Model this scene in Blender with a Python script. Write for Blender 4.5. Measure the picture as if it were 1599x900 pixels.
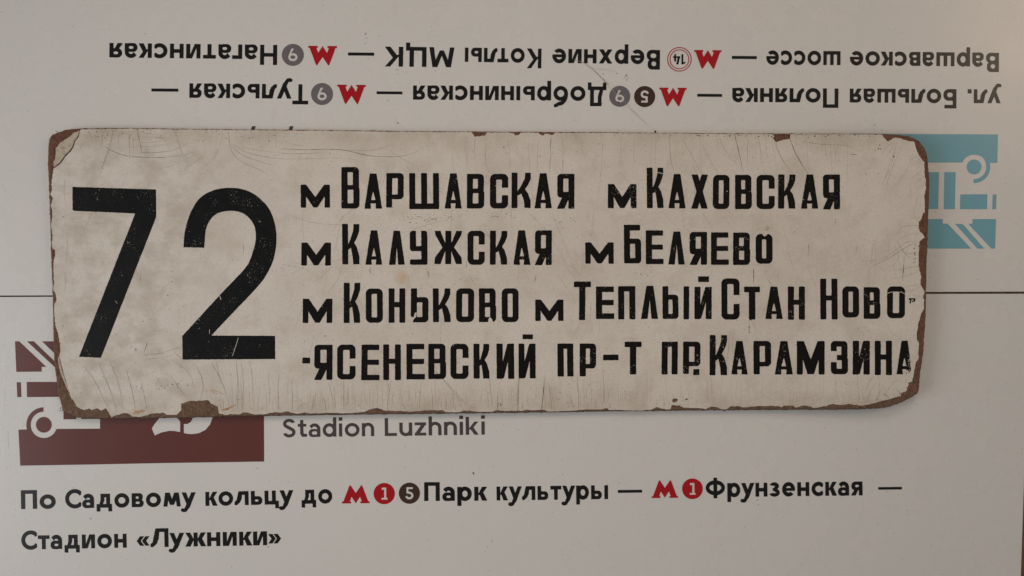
import bpy, bmesh, math, random
import numpy as np
from mathutils import Vector
from mathutils.geometry import tessellate_polygon

random.seed(7)
rng = np.random.default_rng(11)
for o in list(bpy.data.objects):
    bpy.data.objects.remove(o)
scn = bpy.context.scene
COL = scn.collection

# ------------------------------------------------------------------ camera
S = 0.00065                # metres of table per photograph pixel
H = 0.80                   # camera height above the panels
CX, CY = 799.5, 450.0
cam_d = bpy.data.cameras.new('camera')
cam = bpy.data.objects.new('camera', cam_d)
COL.objects.link(cam)
cam.location = (0, 0, H)
cam_d.sensor_fit = 'HORIZONTAL'
cam_d.angle_x = 2 * math.atan(799.5 * S / H)
cam_d.clip_start = 0.01
cam_d.clip_end = 50
scn.camera = cam

# ------------------------------------------------------------------ light
world = bpy.data.worlds.new('World')
scn.world = world
world.use_nodes = True
bg = world.node_tree.nodes['Background']
bg.inputs[0].default_value = (1.0, 0.945, 0.90, 1)
bg.inputs[1].default_value = 0.22

def area(name, loc, target, sx, sy, power, col, spread=180):
    d = bpy.data.lights.new(name, 'AREA')
    d.shape = 'RECTANGLE'; d.size = sx; d.size_y = sy
    d.energy = power; d.color = col; d.spread = math.radians(spread)
    o = bpy.data.objects.new(name, d)
    COL.objects.link(o)
    o.location = loc
    v = Vector(target) - Vector(loc)
    o.rotation_euler = v.to_track_quat('-Z', 'Y').to_euler()
    return o
area('window_light', (-1.68, -0.30, 0.92), (0, 0, 0), 0.95, 1.0, 3.35, (0.96, 1.0, 1.03), 78)
area('room_light', (1.36, 0.64, 1.00), (0.5, 0.22, 0), 0.50, 0.55, 4.7, (1.0, 0.76, 0.54))
area('top_fill', (0.15, 1.70, 1.45), (-.15, -.26, 0), 0.9, 0.8, 1.15, (1.0, 0.84, 0.68), 42)  # added fill lamp from the top side, beam narrowed so the corners fall off
scn.view_settings.view_transform = 'Standard'
scn.view_settings.look = 'None'
scn.view_settings.gamma = 1.0
scn.view_settings.exposure = 0.0

# ------------------------------------------------------------------ mapping
def W(px, py, z=0.0):
    k = S * (H - z) / H
    return ((px - CX) * k, -(py - CY) * k, z)

T = 0.0048                 # board thickness
def lift(px, py):
    """the old board is slightly warped: it stands off the panels at its right end and its top left corner"""
    r = max(0.0, (px - 1050) / 400.0) ** 2
    l = max(0.0, 1 - (px - 75) / 260.0) ** 2 * max(0.0, 1 - (py - 200) / 330.0)
    return 0.0006 + 0.0090 * r + 0.0035 * l

def WB(px, py, dz=0.0):
    return W(px, py, T + lift(px, py) + dz)

# ------------------------------------------------------------------ materials
def new_mat(name):
    m = bpy.data.materials.new(name)
    m.use_nodes = True
    m.node_tree.nodes['Principled BSDF'].inputs['Specular IOR Level'].default_value = .32
    nt = m.node_tree
    return m, nt, nt.nodes['Principled BSDF']

class N:
    def __init__(s, nt):
        s.nt = nt
        s.geo = nt.nodes.new('ShaderNodeNewGeometry').outputs['Position']
    def node(s, t, **kw):
        n = s.nt.nodes.new(t)
        for k, v in kw.items():
            setattr(n, k, v)
        return n
    def link(s, a, b): s.nt.links.new(a, b)
    def mapping(s, sc=(1, 1, 1), rot=(0, 0, 0), loc=(0, 0, 0)):
        n = s.node('ShaderNodeMapping')
        n.inputs['Scale'].default_value = sc
        n.inputs['Rotation'].default_value = rot
        n.inputs['Location'].default_value = loc
        s.link(s.geo, n.inputs['Vector'])
        return n.outputs[0]
    def noise(s, scale, detail=3, rough=.55, vec=None, dist=0):
        n = s.node('ShaderNodeTexNoise')
        n.inputs['Scale'].default_value = scale
        n.inputs['Detail'].default_value = detail
        n.inputs['Roughness'].default_value = rough
        n.inputs['Distortion'].default_value = dist
        s.link(vec if vec else s.geo, n.inputs['Vector'])
        return n.outputs['Fac']
    def ramp(s, fac, stops):
        n = s.node('ShaderNodeValToRGB')
        el = n.color_ramp.elements
        while len(el) > 1: el.remove(el[-1])
        el[0].position = stops[0][0]; el[0].color = col4(stops[0][1])
        for p, c in stops[1:]:
            e = el.new(p); e.color = col4(c)
        s.link(fac, n.inputs[0])
        return n.outputs[0]
    def mix(s, fac, a, b, mode='MIX'):
        n = s.node('ShaderNodeMix', data_type='RGBA', blend_type=mode)
        for i, v in ((0, fac), (6, a), (7, b)):
            if hasattr(v, 'is_linked') or isinstance(v, bpy.types.NodeSocket): s.link(v, n.inputs[i])
            elif i == 0: n.inputs[0].default_value = v
            else: n.inputs[i].default_value = col4(v)
        return n.outputs[2]
    def math(s, op, a, b=0.0):
        n = s.node('ShaderNodeMath', operation=op)
        for i, v in ((0, a), (1, b)):
            if isinstance(v, bpy.types.NodeSocket): s.link(v, n.inputs[i])
            else: n.inputs[i].default_value = v
        return n.outputs[0]
    def bump(s, h, strength, dist, bsdf, prev=None):
        n = s.node('ShaderNodeBump')
        n.inputs['Strength'].default_value = strength
        n.inputs['Distance'].default_value = dist
        s.link(h, n.inputs['Height'])
        if prev: s.link(prev, n.inputs['Normal'])
        if bsdf: s.link(n.outputs[0], bsdf.inputs['Normal'])
        return n.outputs[0]
    def spot(s, x, y, r0, r1):
        """1 inside r0, 0 beyond r1 about a point of the world (xy)"""
        v = s.node('ShaderNodeVectorMath', operation='DISTANCE')
        sep = s.node('ShaderNodeVectorMath', operation='MULTIPLY')
        sep.inputs[1].default_value = (1, 1, 0)
        s.link(s.geo, sep.inputs[0]); s.link(sep.outputs[0], v.inputs[0])
        v.inputs[1].default_value = (x, y, 0)
        m = s.node('ShaderNodeMapRange', interpolation_type='SMOOTHSTEP')
        m.inputs[1].default_value = r0; m.inputs[2].default_value = r1
        m.inputs[3].default_value = 1; m.inputs[4].default_value = 0
        s.link(v.outputs['Value'], m.inputs[0])
        return m.outputs[0]

def lin(c):
    return tuple(((v / 255 + .055) / 1.055) ** 2.4 if v > 10 else v / 255 / 12.92 for v in c)
def col4(c):
    if isinstance(c, (int, float)): return (c, c, c, 1)
    return tuple(c)[:3] + (1,)

# white film-covered panels
def panel_material(name, base, seed):
    m, nt, b = new_mat(name); n = N(nt)
    cloud = n.noise(3.0, 4, .6, n.mapping(loc=(seed, 0, 0)))
    c = n.ramp(cloud, [(.3, tuple(v * .95 for v in base)), (.7, base)])
    tint = n.noise(26, 3, .6, n.mapping(loc=(1, seed, 4)))
    c = n.mix(n.ramp(tint, [(.42, .35), (.58, 0.0)]), c, (base[0]*1.02, base[1]*.985, base[2]*.985))
    c = n.mix(n.ramp(tint, [(.45, 0.0), (.62, .35)]), c, (base[0]*.97, base[1]*1.0, base[2]*.97))
    fine = n.noise(2600, 2, .6)
    c = n.mix(n.ramp(fine, [(.35, .0), (.7, .16)]), c, tuple(v * .72 for v in base))
    dust = n.noise(420, 1, .3, n.mapping(loc=(3 + seed, 2, 0)))
    c = n.mix(n.ramp(dust, [(.765, 0.0), (.80, .55)]), c, (.16, .13, .10))
    st = n.noise(22, 5, .7, n.mapping(sc=(1, .35, 1), loc=(seed, 9, 0)))
    c = n.mix(n.ramp(st, [(.62, 0.0), (.85, .30)]), c, (.42, .36, .29))
    nt.links.new(c, b.inputs['Base Color'])
    b.inputs['Roughness'].default_value = .36
    r = n.noise(14, 5, .65)
    nt.links.new(n.ramp(r, [(.3, .20), (.7, .34)]), b.inputs['Roughness'])
    scr = n.noise(60, 3, .6, n.mapping(sc=(6, .5, 1), rot=(0, 0, .08)))
    p = n.bump(n.noise(900, 2), .10, .0004, None)
    n.bump(scr, .08, .0006, b, p)
    return m
M_panel_up = panel_material('white_panel_film', (.66, .645, .625), 0.0)
M_panel_lo = panel_material('white_panel_film_lower', (.655, .645, .63), 4.0)

def ink(name, c, rough=.26, grain=.12):
    m, nt, b = new_mat(name); n = N(nt)
    f = n.noise(1500, 2, .6)
    cc = n.mix(n.ramp(f, [(.4, 0.0), (.75, grain)]), c, tuple(min(1, v * 1.6 + .02) for v in c))
    big = n.noise(35, 4, .6)
    cc = n.mix(n.ramp(big, [(.45, 0.0), (.8, .18)]), cc, tuple(min(1, v * 1.3 + .010) for v in c))
    nt.links.new(cc, b.inputs['Base Color'])
    b.inputs['Roughness'].default_value = rough
    n.bump(n.noise(900, 2), .10, .0003, b)
    return m
M_ink = ink('black_print', (.006, .006, .0065))
M_ink_grey = ink('dark_grey_print', (.062, .055, .056))
M_red = ink('red_print', (.36, .005, .011))
M_grey = ink('grey_print', (.135, .125, .135))
M_brown = ink('dark_brown_print', (.050, .024, .018))
M_maroon = ink('maroon_print', (.112, .036, .031), grain=.2)
M_blue = ink('blue_print', (.155, .345, .42), grain=.2)

# panel core / edge
m, nt, b = new_mat('panel_edge_brown'); n = N(nt)
nt.links.new(n.ramp(n.noise(300, 3), [(.3, (.055, .035, .025)), (.7, (.14, .095, .07))]), b.inputs['Base Color'])
b.inputs['Roughness'].default_value = .8
M_edge = m
# table below
m, nt, b = new_mat('brown_wood'); n = N(nt)
g = n.noise(40, 5, .7, n.mapping(sc=(14, 1, 1)))
nt.links.new(n.ramp(g, [(.3, (.07, .035, .022)), (.6, (.19, .105, .07)), (.8, (.26, .16, .11))]), b.inputs['Base Color'])
b.inputs['Roughness'].default_value = .6
n.bump(g, .5, .001, b)
M_wood = m

# cream enamel
m, nt, b = new_mat('aged_cream_enamel'); n = N(nt)
base = n.ramp(n.noise(9, 5, .6), [(.28, (.590, .536, .478)), (.5, (.642, .592, .536)), (.72, (.685, .637, .582))])
sx = n.node('ShaderNodeSeparateXYZ'); n.link(n.geo, sx.inputs[0])
mr = n.node('ShaderNodeMapRange', interpolation_type='SMOOTHSTEP')
mr.inputs[1].default_value = -.26; mr.inputs[2].default_value = -.36
n.link(sx.outputs[0], mr.inputs[0])
mott = n.noise(48, 5, .62, n.mapping(sc=(1, 1.25, 1)), dist=.15)
c = n.mix(n.math('MULTIPLY', n.ramp(mott, [(.44, 0.0), (.70, .55)]), mr.outputs[0]), base, (.36, .305, .24))
c = n.mix(n.math('MULTIPLY', n.ramp(mott, [(.30, .35), (.46, 0.0)]), mr.outputs[0]), c, (.66, .64, .59))
smear = n.noise(34, 6, .68, n.mapping(sc=(1, .9, 1), loc=(5, 1, 0)))
c = n.mix(n.ramp(smear, [(.48, 0.0), (.78, .50)]), c, (.40, .335, .255))
fibre = n.noise(700, 4, .7, n.mapping(sc=(1.6, .7, 1)))
c = n.mix(n.ramp(fibre, [(.45, 0.0), (.75, .35)]), c, (.30, .25, .19))
spk = n.noise(520, 2, .5, n.mapping(loc=(8, 3, 1)))
c = n.mix(n.ramp(spk, [(.70, 0.0), (.745, .7)]), c, (.10, .07, .05))
# dirt gathering close to the board's long edges
ay = n.math('ABSOLUTE', n.math('ADD', sx.outputs[1], -.0170))
ed = n.node('ShaderNodeMapRange', interpolation_type='SMOOTHSTEP')
ed.inputs[1].default_value = .112; ed.inputs[2].default_value = .142
n.link(ay, ed.inputs[0])
c = n.mix(n.math('MULTIPLY', ed.outputs[0], n.ramp(n.noise(26, 4, .6), [(.35, .05), (.7, .5)])), c, (.34, .27, .19))
x0, y0, _ = WB(627, 434)
c = n.mix(n.math('MULTIPLY', n.spot(x0, y0, .0035, .0085), n.ramp(n.noise(220, 3), [(.3, .25), (.7, .75)])), c, (.56, .37, .19))
nt.links.new(c, b.inputs['Base Color'])
nt.links.new(n.ramp(n.noise(30, 5, .7), [(.3, .40), (.7, .58)]), b.inputs['Roughness'])
p = n.bump(mott, .15, .0012, None)
p = n.bump(n.noise(240, 4, .6), .22, .0006, None, p)
n.bump(fibre, .3, .00025, b, p)
M_enamel = m

m, nt, b = new_mat('enamel_flake'); n = N(nt)
nt.links.new(n.ramp(n.noise(160, 5, .7), [(.3, (.28, .225, .165)), (.5, (.46, .39, .31)), (.8, (.54, .47, .39))]), b.inputs['Base Color'])
b.inputs['Roughness'].default_value = .6
n.bump(n.noise(400, 4), .5, .0008, b)
M_flake = m

# torn fibreboard
m, nt, b = new_mat('bare_fibreboard'); n = N(nt)
f1 = n.noise(420, 6, .8, n.mapping(sc=(1, .55, 1)), dist=1.6)
c = n.ramp(f1, [(.30, (.032, .013, .008)), (.5, (.150, .066, .042)), (.68, (.28, .135, .088))])
c2 = n.ramp(f1, [(.30, (.034, .018, .011)), (.5, (.150, .088, .056)), (.68, (.30, .195, .135))])
sxx = n.node('ShaderNodeSeparateXYZ'); n.link(n.geo, sxx.inputs[0])
mrr = n.node('ShaderNodeMapRange'); mrr.inputs[1].default_value = -.05; mrr.inputs[2].default_value = -.12
n.link(sxx.outputs[1], mrr.inputs[0])
c = n.mix(mrr.outputs[0], c, c2)
nt.links.new(c, b.inputs['Base Color'])
b.inputs['Roughness'].default_value = .85
n.bump(f1, .9, .0014, b)
M_fibre = m

def enamel_black(name, c, wear_sheen):
    m, nt, b = new_mat(name); n = N(nt)
    w = n.noise(1500, 3, .7)
    reg = n.noise(60, 4, .6, n.mapping(loc=(2, 7, 0)))
    k = n.math('MULTIPLY', n.ramp(w, [(.60, 0.0), (.68, 1.0)]), n.ramp(reg, [(.42, .05), (.66, 1.0)]))
    cc = n.mix(n.math('MULTIPLY', k, wear_sheen), c, (.24, .215, .18))
    nt.links.new(cc, b.inputs['Base Color'])
    b.inputs['Roughness'].default_value = .42
    b.inputs['Specular IOR Level'].default_value = .10
    n.bump(n.noise(380, 4, .6), .3, .0004, b)
    return m
M_black = enamel_black('black_sign_paint', (.0075, .0065, .0062), .35)
M_black_num = enamel_black('black_number_paint', (.0070, .0080, .0085), .60)  # stronger pale specks: wear, plus the digits' sheen painted into the colour

def plain(name, c, r=.7):
    m, nt, b = new_mat(name); n = N(nt)
    cc = n.ramp(n.noise(500, 3), [(.3, tuple(v * .7 for v in c)), (.7, tuple(min(1, v * 1.25) for v in c))])
    nt.links.new(cc, b.inputs['Base Color'])
    b.inputs['Roughness'].default_value = r
    return m
M_crack = plain('crack_dirt', (.17, .125, .09))
M_crack_dark = plain('crack_dirt_deep', (.045, .028, .018))
M_hair = plain('faint_hairline', (.25, .195, .145))
M_rust = plain('rust_scuff', (.47, .29, .17))
M_tar = plain('black_mark', (.02, .016, .014))
M_scuff = plain('grey_scuff', (.34, .32, .29))
M_pale = plain('pale_scratch', (.74, .735, .72), .5)

# ------------------------------------------------------------------ objects
def empty(name, loc=(0, 0, 0)):
    o = bpy.data.objects.new(name, None)
    o.empty_display_size = .05
    COL.objects.link(o); o.location = loc
    return o

def mesh_obj(name, verts, faces, mat, parent=None, label=None, smooth=False):
    me = bpy.data.meshes.new(name)
    loc = (0, 0, 0)
    me.from_pydata(verts, [], faces)
    me.materials.append(mat)
    if smooth:
        me.shade_smooth()
    me.validate(); me.update()
    o = bpy.data.objects.new(name, me)
    COL.objects.link(o)
    if parent is not None: o.parent = parent
    if label: o['label'] = label
    return o

class MB:
    def __init__(s): s.v = []; s.f = []
    def poly(s, pts, fn, dz=0):
        b = len(s.v)
        s.v += [fn(x, y, dz) for x, y in pts]
        tri = tessellate_polygon([[Vector((x, -y, 0)) for x, y in pts]])
        for t in tri:
            s.f.append(orient([b + i for i in t], s.v))
    def build(s, name, mat, parent=None, label=None):
        return mesh_obj(name, s.v, s.f, mat, parent, label)

def orient(f, v):
    a, b, c = (v[i] for i in f[:3])
    return f if (b[0]-a[0])*(c[1]-a[1]) - (b[1]-a[1])*(c[0]-a[0]) > 0 else f[::-1]

def solid(loops_px, fn, thick_dz, mat, name, parent=None, label=None, bottom=None):
    """an extruded sheet: loops (outer, holes) in photo pixels; fn places the top, bottom() places the underside"""
    v = []; f = []
    flat = [p for l in loops_px for p in l]
    nT = len(flat)
    v = [fn(x, y, 0) for x, y in flat]
    v += [bottom(x, y) if bottom else fn(x, y, -thick_dz) for x, y in flat]
    tris = tessellate_polygon([[Vector((x, -y, 0)) for x, y in l] for l in loops_px])
    for t in tris:
        g = orient(list(t), v)
        f.append(g); f.append([i + nT for i in g[::-1]])
    b = 0
    for l in loops_px:
        k = len(l)
        for i in range(k):
            j = (i + 1) % k
            f.append([b + i, b + j, b + j + nT, b + i + nT])
        b += k
    o = mesh_obj(name, v, f, mat, parent, label)
    bm = bmesh.new(); bm.from_mesh(o.data)
    bmesh.ops.recalc_face_normals(bm, faces=bm.faces)
    bm.to_mesh(o.data); bm.free()
    return o

def rough_loop(pts, step=2.2, amp=.5, closed=True):
    out = []
    k = len(pts)
    for i in range(k if closed else k - 1):
        a = pts[i]; b = pts[(i + 1) % k]
        L = math.hypot(b[0]-a[0], b[1]-a[1])
        m_ = max(1, int(L / step))
        nx, ny = (-(b[1]-a[1]) / (L + 1e-9), (b[0]-a[0]) / (L + 1e-9))
        for j in range(m_):
            t = j / m_
            d = random.gauss(0, amp) if j else random.gauss(0, amp * .4)
            out.append((a[0] + (b[0]-a[0]) * t + nx * d, a[1] + (b[1]-a[1]) * t + ny * d))
    if not closed: out.append(pts[-1])
    return out

# ------------------------------------------------------------------ distance-field shapes -> flat meshes
def dbox(x, y, x0, y0, x1, y1, r=0.0):
    cx, cy, hx, hy = (x0+x1)/2, (y0+y1)/2, abs(x1-x0)/2, abs(y1-y0)/2
    r = min(r, hx, hy)
    qx = np.abs(x-cx) - hx + r; qy = np.abs(y-cy) - hy + r
    return np.hypot(np.maximum(qx, 0), np.maximum(qy, 0)) + np.minimum(np.maximum(qx, qy), 0) - r
def dseg(x, y, ax, ay, bx, by, t, r=0.0):
    L = math.hypot(bx-ax, by-ay); ux, uy = (bx-ax)/L, (by-ay)/L
    u = (x-ax)*ux + (y-ay)*uy; v = -(x-ax)*uy + (y-ay)*ux
    return dbox(u, v, 0, -t/2, L, t/2, r)
def dline(x, y, pts, t):
    """round-jointed polyline"""
    d = None
    for (ax, ay), (bx, by) in zip(pts[:-1], pts[1:]):
        px, py = x-ax, y-ay; dx, dy = bx-ax, by-ay
        h = np.clip((px*dx + py*dy) / (dx*dx + dy*dy + 1e-9), 0, 1)
        e = np.hypot(px - dx*h, py - dy*h) - t/2
        d = e if d is None else np.minimum(d, e)
    return d
def dell(x, y, cx, cy, rx, ry):
    return (np.hypot((x-cx)/rx, (y-cy)/ry) - 1) * min(rx, ry)
def dring(x, y, cx, cy, rx, ry, t):
    return np.maximum(dell(x, y, cx, cy, rx, ry), -dell(x, y, cx, cy, rx-t, ry-t))
def dpoly(x, y, pts):
    d = np.full(x.shape, 1e9); inside = np.zeros(x.shape, bool)
    k = len(pts)
    for i in range(k):
        ax, ay = pts[i]; bx, by = pts[(i+1) % k]
        px, py = x-ax, y-ay; dx, dy = bx-ax, by-ay
        h = np.clip((px*dx + py*dy) / (dx*dx + dy*dy + 1e-12), 0, 1)
        d = np.minimum(d, np.hypot(px - dx*h, py - dy*h))
        c = ((ay > y) != (by > y)) & (x < (bx-ax) * (y-ay) / ((by-ay) if by != ay else 1e-12) + ax)
        inside ^= c
    return np.where(inside, -d, d)
U = np.minimum
def CUT(a, b): return np.maximum(a, -b)

def smooth_noise(shape, cell, seed_rng=rng):
    ny, nx = shape
    gy, gx = int(ny / cell) + 3, int(nx / cell) + 3
    g = seed_rng.random((gy, gx))
    yy = np.arange(ny) / cell; xx = np.arange(nx) / cell
    y0 = yy.astype(int); x0 = xx.astype(int)
    fy = (yy - y0)[:, None]; fx = (xx - x0)[None, :]
    fy = fy*fy*(3-2*fy); fx = fx*fx*(3-2*fx)
    a = g[np.ix_(y0, x0)]; b_ = g[np.ix_(y0, x0+1)]; c = g[np.ix_(y0+1, x0)]; d = g[np.ix_(y0+1, x0+1)]
    return (a*(1-fx)+b_*fx)*(1-fy) + (c*(1-fx)+d*fx)*fy

def march(F, xs, ys, mb, fn, dz=0):
    ins = F < 0
    full = ins[:-1, :-1] & ins[1:, :-1] & ins[:-1, 1:] & ins[1:, 1:]
    anyi = ins[:-1, :-1] | ins[1:, :-1] | ins[:-1, 1:] | ins[1:, 1:]
    part = anyi & ~full
    V = mb.v; Fc = mb.f
    def emit(pts):
        b = len(V)
        for p in pts: V.append(fn(p[0], p[1], dz))
        Fc.append(orient(list(range(b, b+len(pts))), V))
    # rows of full cells merged into rectangles
    for j in range(full.shape[0]):
        r = full[j]
        if not r.any(): continue
        d = np.diff(np.concatenate(([0], r.astype(np.int8), [0])))
        for a, b in zip(np.where(d == 1)[0], np.where(d == -1)[0]):
            emit([(xs[a], ys[j]), (xs[b], ys[j]), (xs[b], ys[j+1]), (xs[a], ys[j+1])])
    J, I = np.where(part)
    for j, i in zip(J, I):
        cs = [(xs[i], ys[j], F[j, i]), (xs[i+1], ys[j], F[j, i+1]), (xs[i+1], ys[j+1], F[j+1, i+1]), (xs[i], ys[j+1], F[j+1, i])]
        pts = []
        for k in range(4):
            a = cs[k]; b = cs[(k+1) % 4]
            if a[2] < 0: pts.append((a[0], a[1]))
            if (a[2] < 0) != (b[2] < 0):
                t = a[2] / (a[2] - b[2])
                t = min(max(t, .02), .98)
                pts.append((a[0] + (b[0]-a[0])*t, a[1] + (b[1]-a[1])*t))
        if len(pts) >= 3: emit(pts)

def grid(x0, x1, y0, y1, h):
    xs = np.arange(x0, x1 + h, h); ys = np.arange(y0, y1 + h, h)
    X, Y = np.meshgrid(xs, ys)
    return xs, ys, X, Y

# ================================================================== the table below
mesh_obj('table_top', [(-3, -3, -.0085), (3, -3, -.0085), (3, 3, -.0085), (-3, 3, -.0085)], [(0, 1, 2, 3)], M_wood)['kind'] = 'structure'

# ================================================================== the two printed panels
def seam(px): return 463.0 + (px - 0) * (456.6 - 463.0) / 1599.0
panel_up = empty('info_panel', W(800, 200, 0))
panel_up['label'] = 'upper white printed panel with upside-down Cyrillic stop names and the blue bus pictogram'
panel_up['category'] = 'printed panel'
panel_lo = empty('info_panel', W(800, 700, 0))
panel_lo['label'] = 'lower white printed panel with upright stop names and the maroon bus pictogram block'
panel_lo['category'] = 'printed panel'
PI_UP = Vector(W(800, 200, 0)); PI_LO = Vector(W(800, 700, 0))

def up(x, y, dz=0):
    a = W(x, y, 0); return (a[0]-PI_UP.x, a[1]-PI_UP.y, dz)
def lo(x, y, dz=0):
    a = W(x, y, 0); return (a[0]-PI_LO.x, a[1]-PI_LO.y, dz)

PT = .004
def panel(fn, pts, mat, parent):
    face = solid([pts], fn, .0005, mat, 'printed_sheet', parent)
    inset = [(x + (1.2 if x < 800 else -.8), y + (.6 if y < 300 else -.6)) for x, y in pts]
    solid([pts], lambda x, y, d: fn(x, y, -.0006 + d), PT, M_edge, 'panel_core', parent)
panel(up, [(-260, -330), (1625, -330), (1618, seam(1618) - 1.1), (1200, seam(1200)-1.0), (600, seam(600)-1.3), (-260, seam(-260)-1.1)], M_panel_up, panel_up)
panel(lo, [(-260, seam(-260)+1.1), (600, seam(600)+.9), (1200, seam(1200)+1.2), (1400, seam(1400)+2.0), (1609, seam(1609)+2.5), (1598, 780), (1594, 900), (1584, 1200), (-260, 1200)], M_panel_lo, panel_lo)
# brown core strip of the upper panel showing in the open joint right of the board
mbs = MB()
mbs.poly([(1380, seam(1380)-.2), (1605, seam(1605)-.1), (1605, seam(1605)+2.6), (1380, seam(1380)+1.8)], up, -.0010)
mbs.build('joint_strip', M_edge, panel_up)

# ------------------------------------------------------------------ modern sans glyphs (v is up, baseline 0)
def sans(ch, X, C, t):
    """returns width, field(x, y)"""
    D = .27 * C
    def bar(x, y, a, b_, c, d): return dbox(x, y, a, b_, c, d)
    if ch in 'Пп':
        h = C if ch == 'П' else X; w = .80*C if ch == 'П' else .90*X
        return w, lambda x, y: U(U(bar(x,y,0,0,t,h), bar(x,y,w-t,0,w,h)), bar(x,y,0,h-t*.92,w,h))
    if ch in 'Нн':
        h = C if ch == 'Н' else X; w = .83*C if ch == 'Н' else .92*X
        return w, lambda x, y: U(U(bar(x,y,0,0,t,h), bar(x,y,w-t,0,w,h)), bar(x,y,0,h*.5-t*.46,w,h*.5+t*.46))
    if ch == 'и':
        w = .97*X; h = X
        return w, lambda x, y: U(U(bar(x,y,0,0,t,h), bar(x,y,w-t,0,w,h)), dpoly(x,y,[(t*.6,0),(t*1.45,0),(w-t*.6,h),(w-t*1.45,h)]))
    if ch in 'шц':
        h = X
        if ch == 'ш':
            w = 1.36*X
            return w, lambda x, y: U(U(bar(x,y,0,0,t,h), bar(x,y,w-t,0,w,h)), U(bar(x,y,w/2-t/2,0,w/2+t/2,h), bar(x,y,0,0,w,t*.92)))
        w = 1.05*X; q = w - t*.75
        return w, lambda x, y: U(U(bar(x,y,0,0,t,h), bar(x,y,q-t,0,q,h)), U(bar(x,y,0,0,w,t*.92), bar(x,y,w-t*.95,-D*.75,w,t*.9)))
    if ch == 'Ц':
        h = C; w = .92*C; q = w - t*.8
        return w, lambda x, y: U(U(bar(x,y,0,0,t,h), bar(x,y,q-t,0,q,h)), U(bar(x,y,0,0,w,t*.95), bar(x,y,w-t*.95,-D*.8,w,t*.9)))
    if ch in 'оО':
        w = 1.08*X; return w, lambda x, y: dring(x,y,w/2,X/2,w/2,X/2*1.04,t)
    if ch in 'сc':
        w = .88*X; rx = .54*X
        return w, lambda x, y: CUT(np.maximum(dring(x,y,rx,X/2,rx,X/2*1.04,t), x-w), dpoly(x,y,[(rx*1.0,X*.5),(rx+X,X*1.02),(rx+X,-X*.02)]))
    if ch == 'С':
        w = .86*C; rx = .52*C
        return w, lambda x, y: CUT(np.maximum(dring(x,y,rx,C/2,rx,C/2*1.03,t), x-w), dpoly(x,y,[(rx*1.02,C*.5),(rx+C,C*1.15),(rx+C,-C*.15)]))
    if ch == 'е':
        w = 1.0*X
        return w, lambda x, y: U(CUT(dring(x,y,w/2,X/2,w/2,X/2*1.04,t), dpoly(x,y,[(w*.52,X*.42),(w*1.3,X*.42),(w*1.3,X*.10),(w*.86,X*.16)])), bar(x,y,t*.6,X*.5-t*.40,w-.6,X*.5+t*.34))
    if ch in 'аa':
        w = .86*X; rb = X*.31
        def f(x, y):
            top = np.maximum(dring(x,y,w*.50,X*.60,w*.50,X*.42,t), -(y-X*.62))
            top = CUT(top, dpoly(x,y,[(-w,X*1.0),(w*.10,X*.80),(w*.30,X*.60),(-w,X*.40)]))
            bowl = CUT(dbox(x,y,0,-.3,w*.9,X*.60,X*.29), dbox(x,y,t,t*.72,w-t,X*.60-t*.76,X*.16))
            bowl = np.maximum(bowl, x-w)
            return U(U(top, bowl), bar(x,y,w-t,0,w,X*.63))
        return w, f
    if ch == 'в':
        w = .86*X
        return w, lambda x, y: CUT(CUT(U(U(dbox(x,y,0,X*.44,w*.93,X,X*.24), dbox(x,y,0,0,w,X*.55,X*.26)), bar(x,y,0,0,t,X)), dbox(x,y,t,X*.5+t*.36,w*.93-t,X-t*.80,X*.1)), dbox(x,y,t,t*.80,w-t,X*.5-t*.36,X*.12))
    if ch == 'В':
        w = .70*C
        return w, lambda x, y: CUT(CUT(U(U(dbox(x,y,0,C*.46,w*.92,C,C*.22), dbox(x,y,0,0,w,C*.54,C*.25)), bar(x,y,0,0,t,C)), dbox(x,y,t,C*.5+t*.45,w*.92-t,C-t*.9,C*.12)), dbox(x,y,t,t*.9,w-t,C*.5-t*.45,C*.14))
    if ch == 'Б':
        w = .70*C
        return w, lambda x, y: CUT(U(U(bar(x,y,0,0,t,C), bar(x,y,0,C-t*.92,w*.92,C)), np.maximum(dbox(x,y,-C*.3,0,w,C*.60,C*.28), -x)), dbox(x,y,t,t*.9,w-t,C*.60-t*.9,C*.17))
    if ch == 'Р' or ch == 'ь' or ch == 'ы':
        w = .84*X; tot = w if ch == 'ь' else w + t + X*.20
        def f(x, y):
            g = CUT(U(bar(x,y,0,0,t,X), np.maximum(dbox(x,y,-X*.3,0,w,X*.62,X*.29), -x)), dbox(x,y,t,t*.82,w-t,X*.62-t*.82,X*.14))
            return g if ch == 'ь' else U(g, bar(x,y,tot-t,0,tot,X))
        return tot, f
    if ch == 'г':
        w = .68*X; return w, lambda x, y: U(bar(x,y,0,0,t,X), bar(x,y,0,X-t*.92,w,X))
    if ch in 'тТ':
        h = C if ch == 'Т' else X; w = (.80*C if ch == 'Т' else .86*X)
        return w, lambda x, y: U(bar(x,y,w/2-t/2,0,w/2+t/2,h), bar(x,y,0,h-t*.92,w,h))
    if ch == 'д' or ch == 'Д':
        h = C if ch == 'Д' else X; w = 1.12*X if ch == 'д' else .96*C
        def f(x, y):
            o_ = dpoly(x,y,[(w*.12,0),(w*.26,h*.55),(w*.26,h),(w*.88,h),(w*.88,0)])
            i_ = dpoly(x,y,[(w*.12+t*1.15,t*.9),(w*.26+t*.98,h*.5),(w*.26+t*.98,h-t*.9),(w*.88-t,h-t*.9),(w*.88-t,t*.9)])
            g = CUT(o_, i_)
            g = U(g, bar(x,y,0,0,w,t*.92))
            return U(g, U(bar(x,y,0,-D*.75,t*.95,t*.9), bar(x,y,w-t*.95,-D*.75,w,t*.9)))
        return w, f
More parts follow.
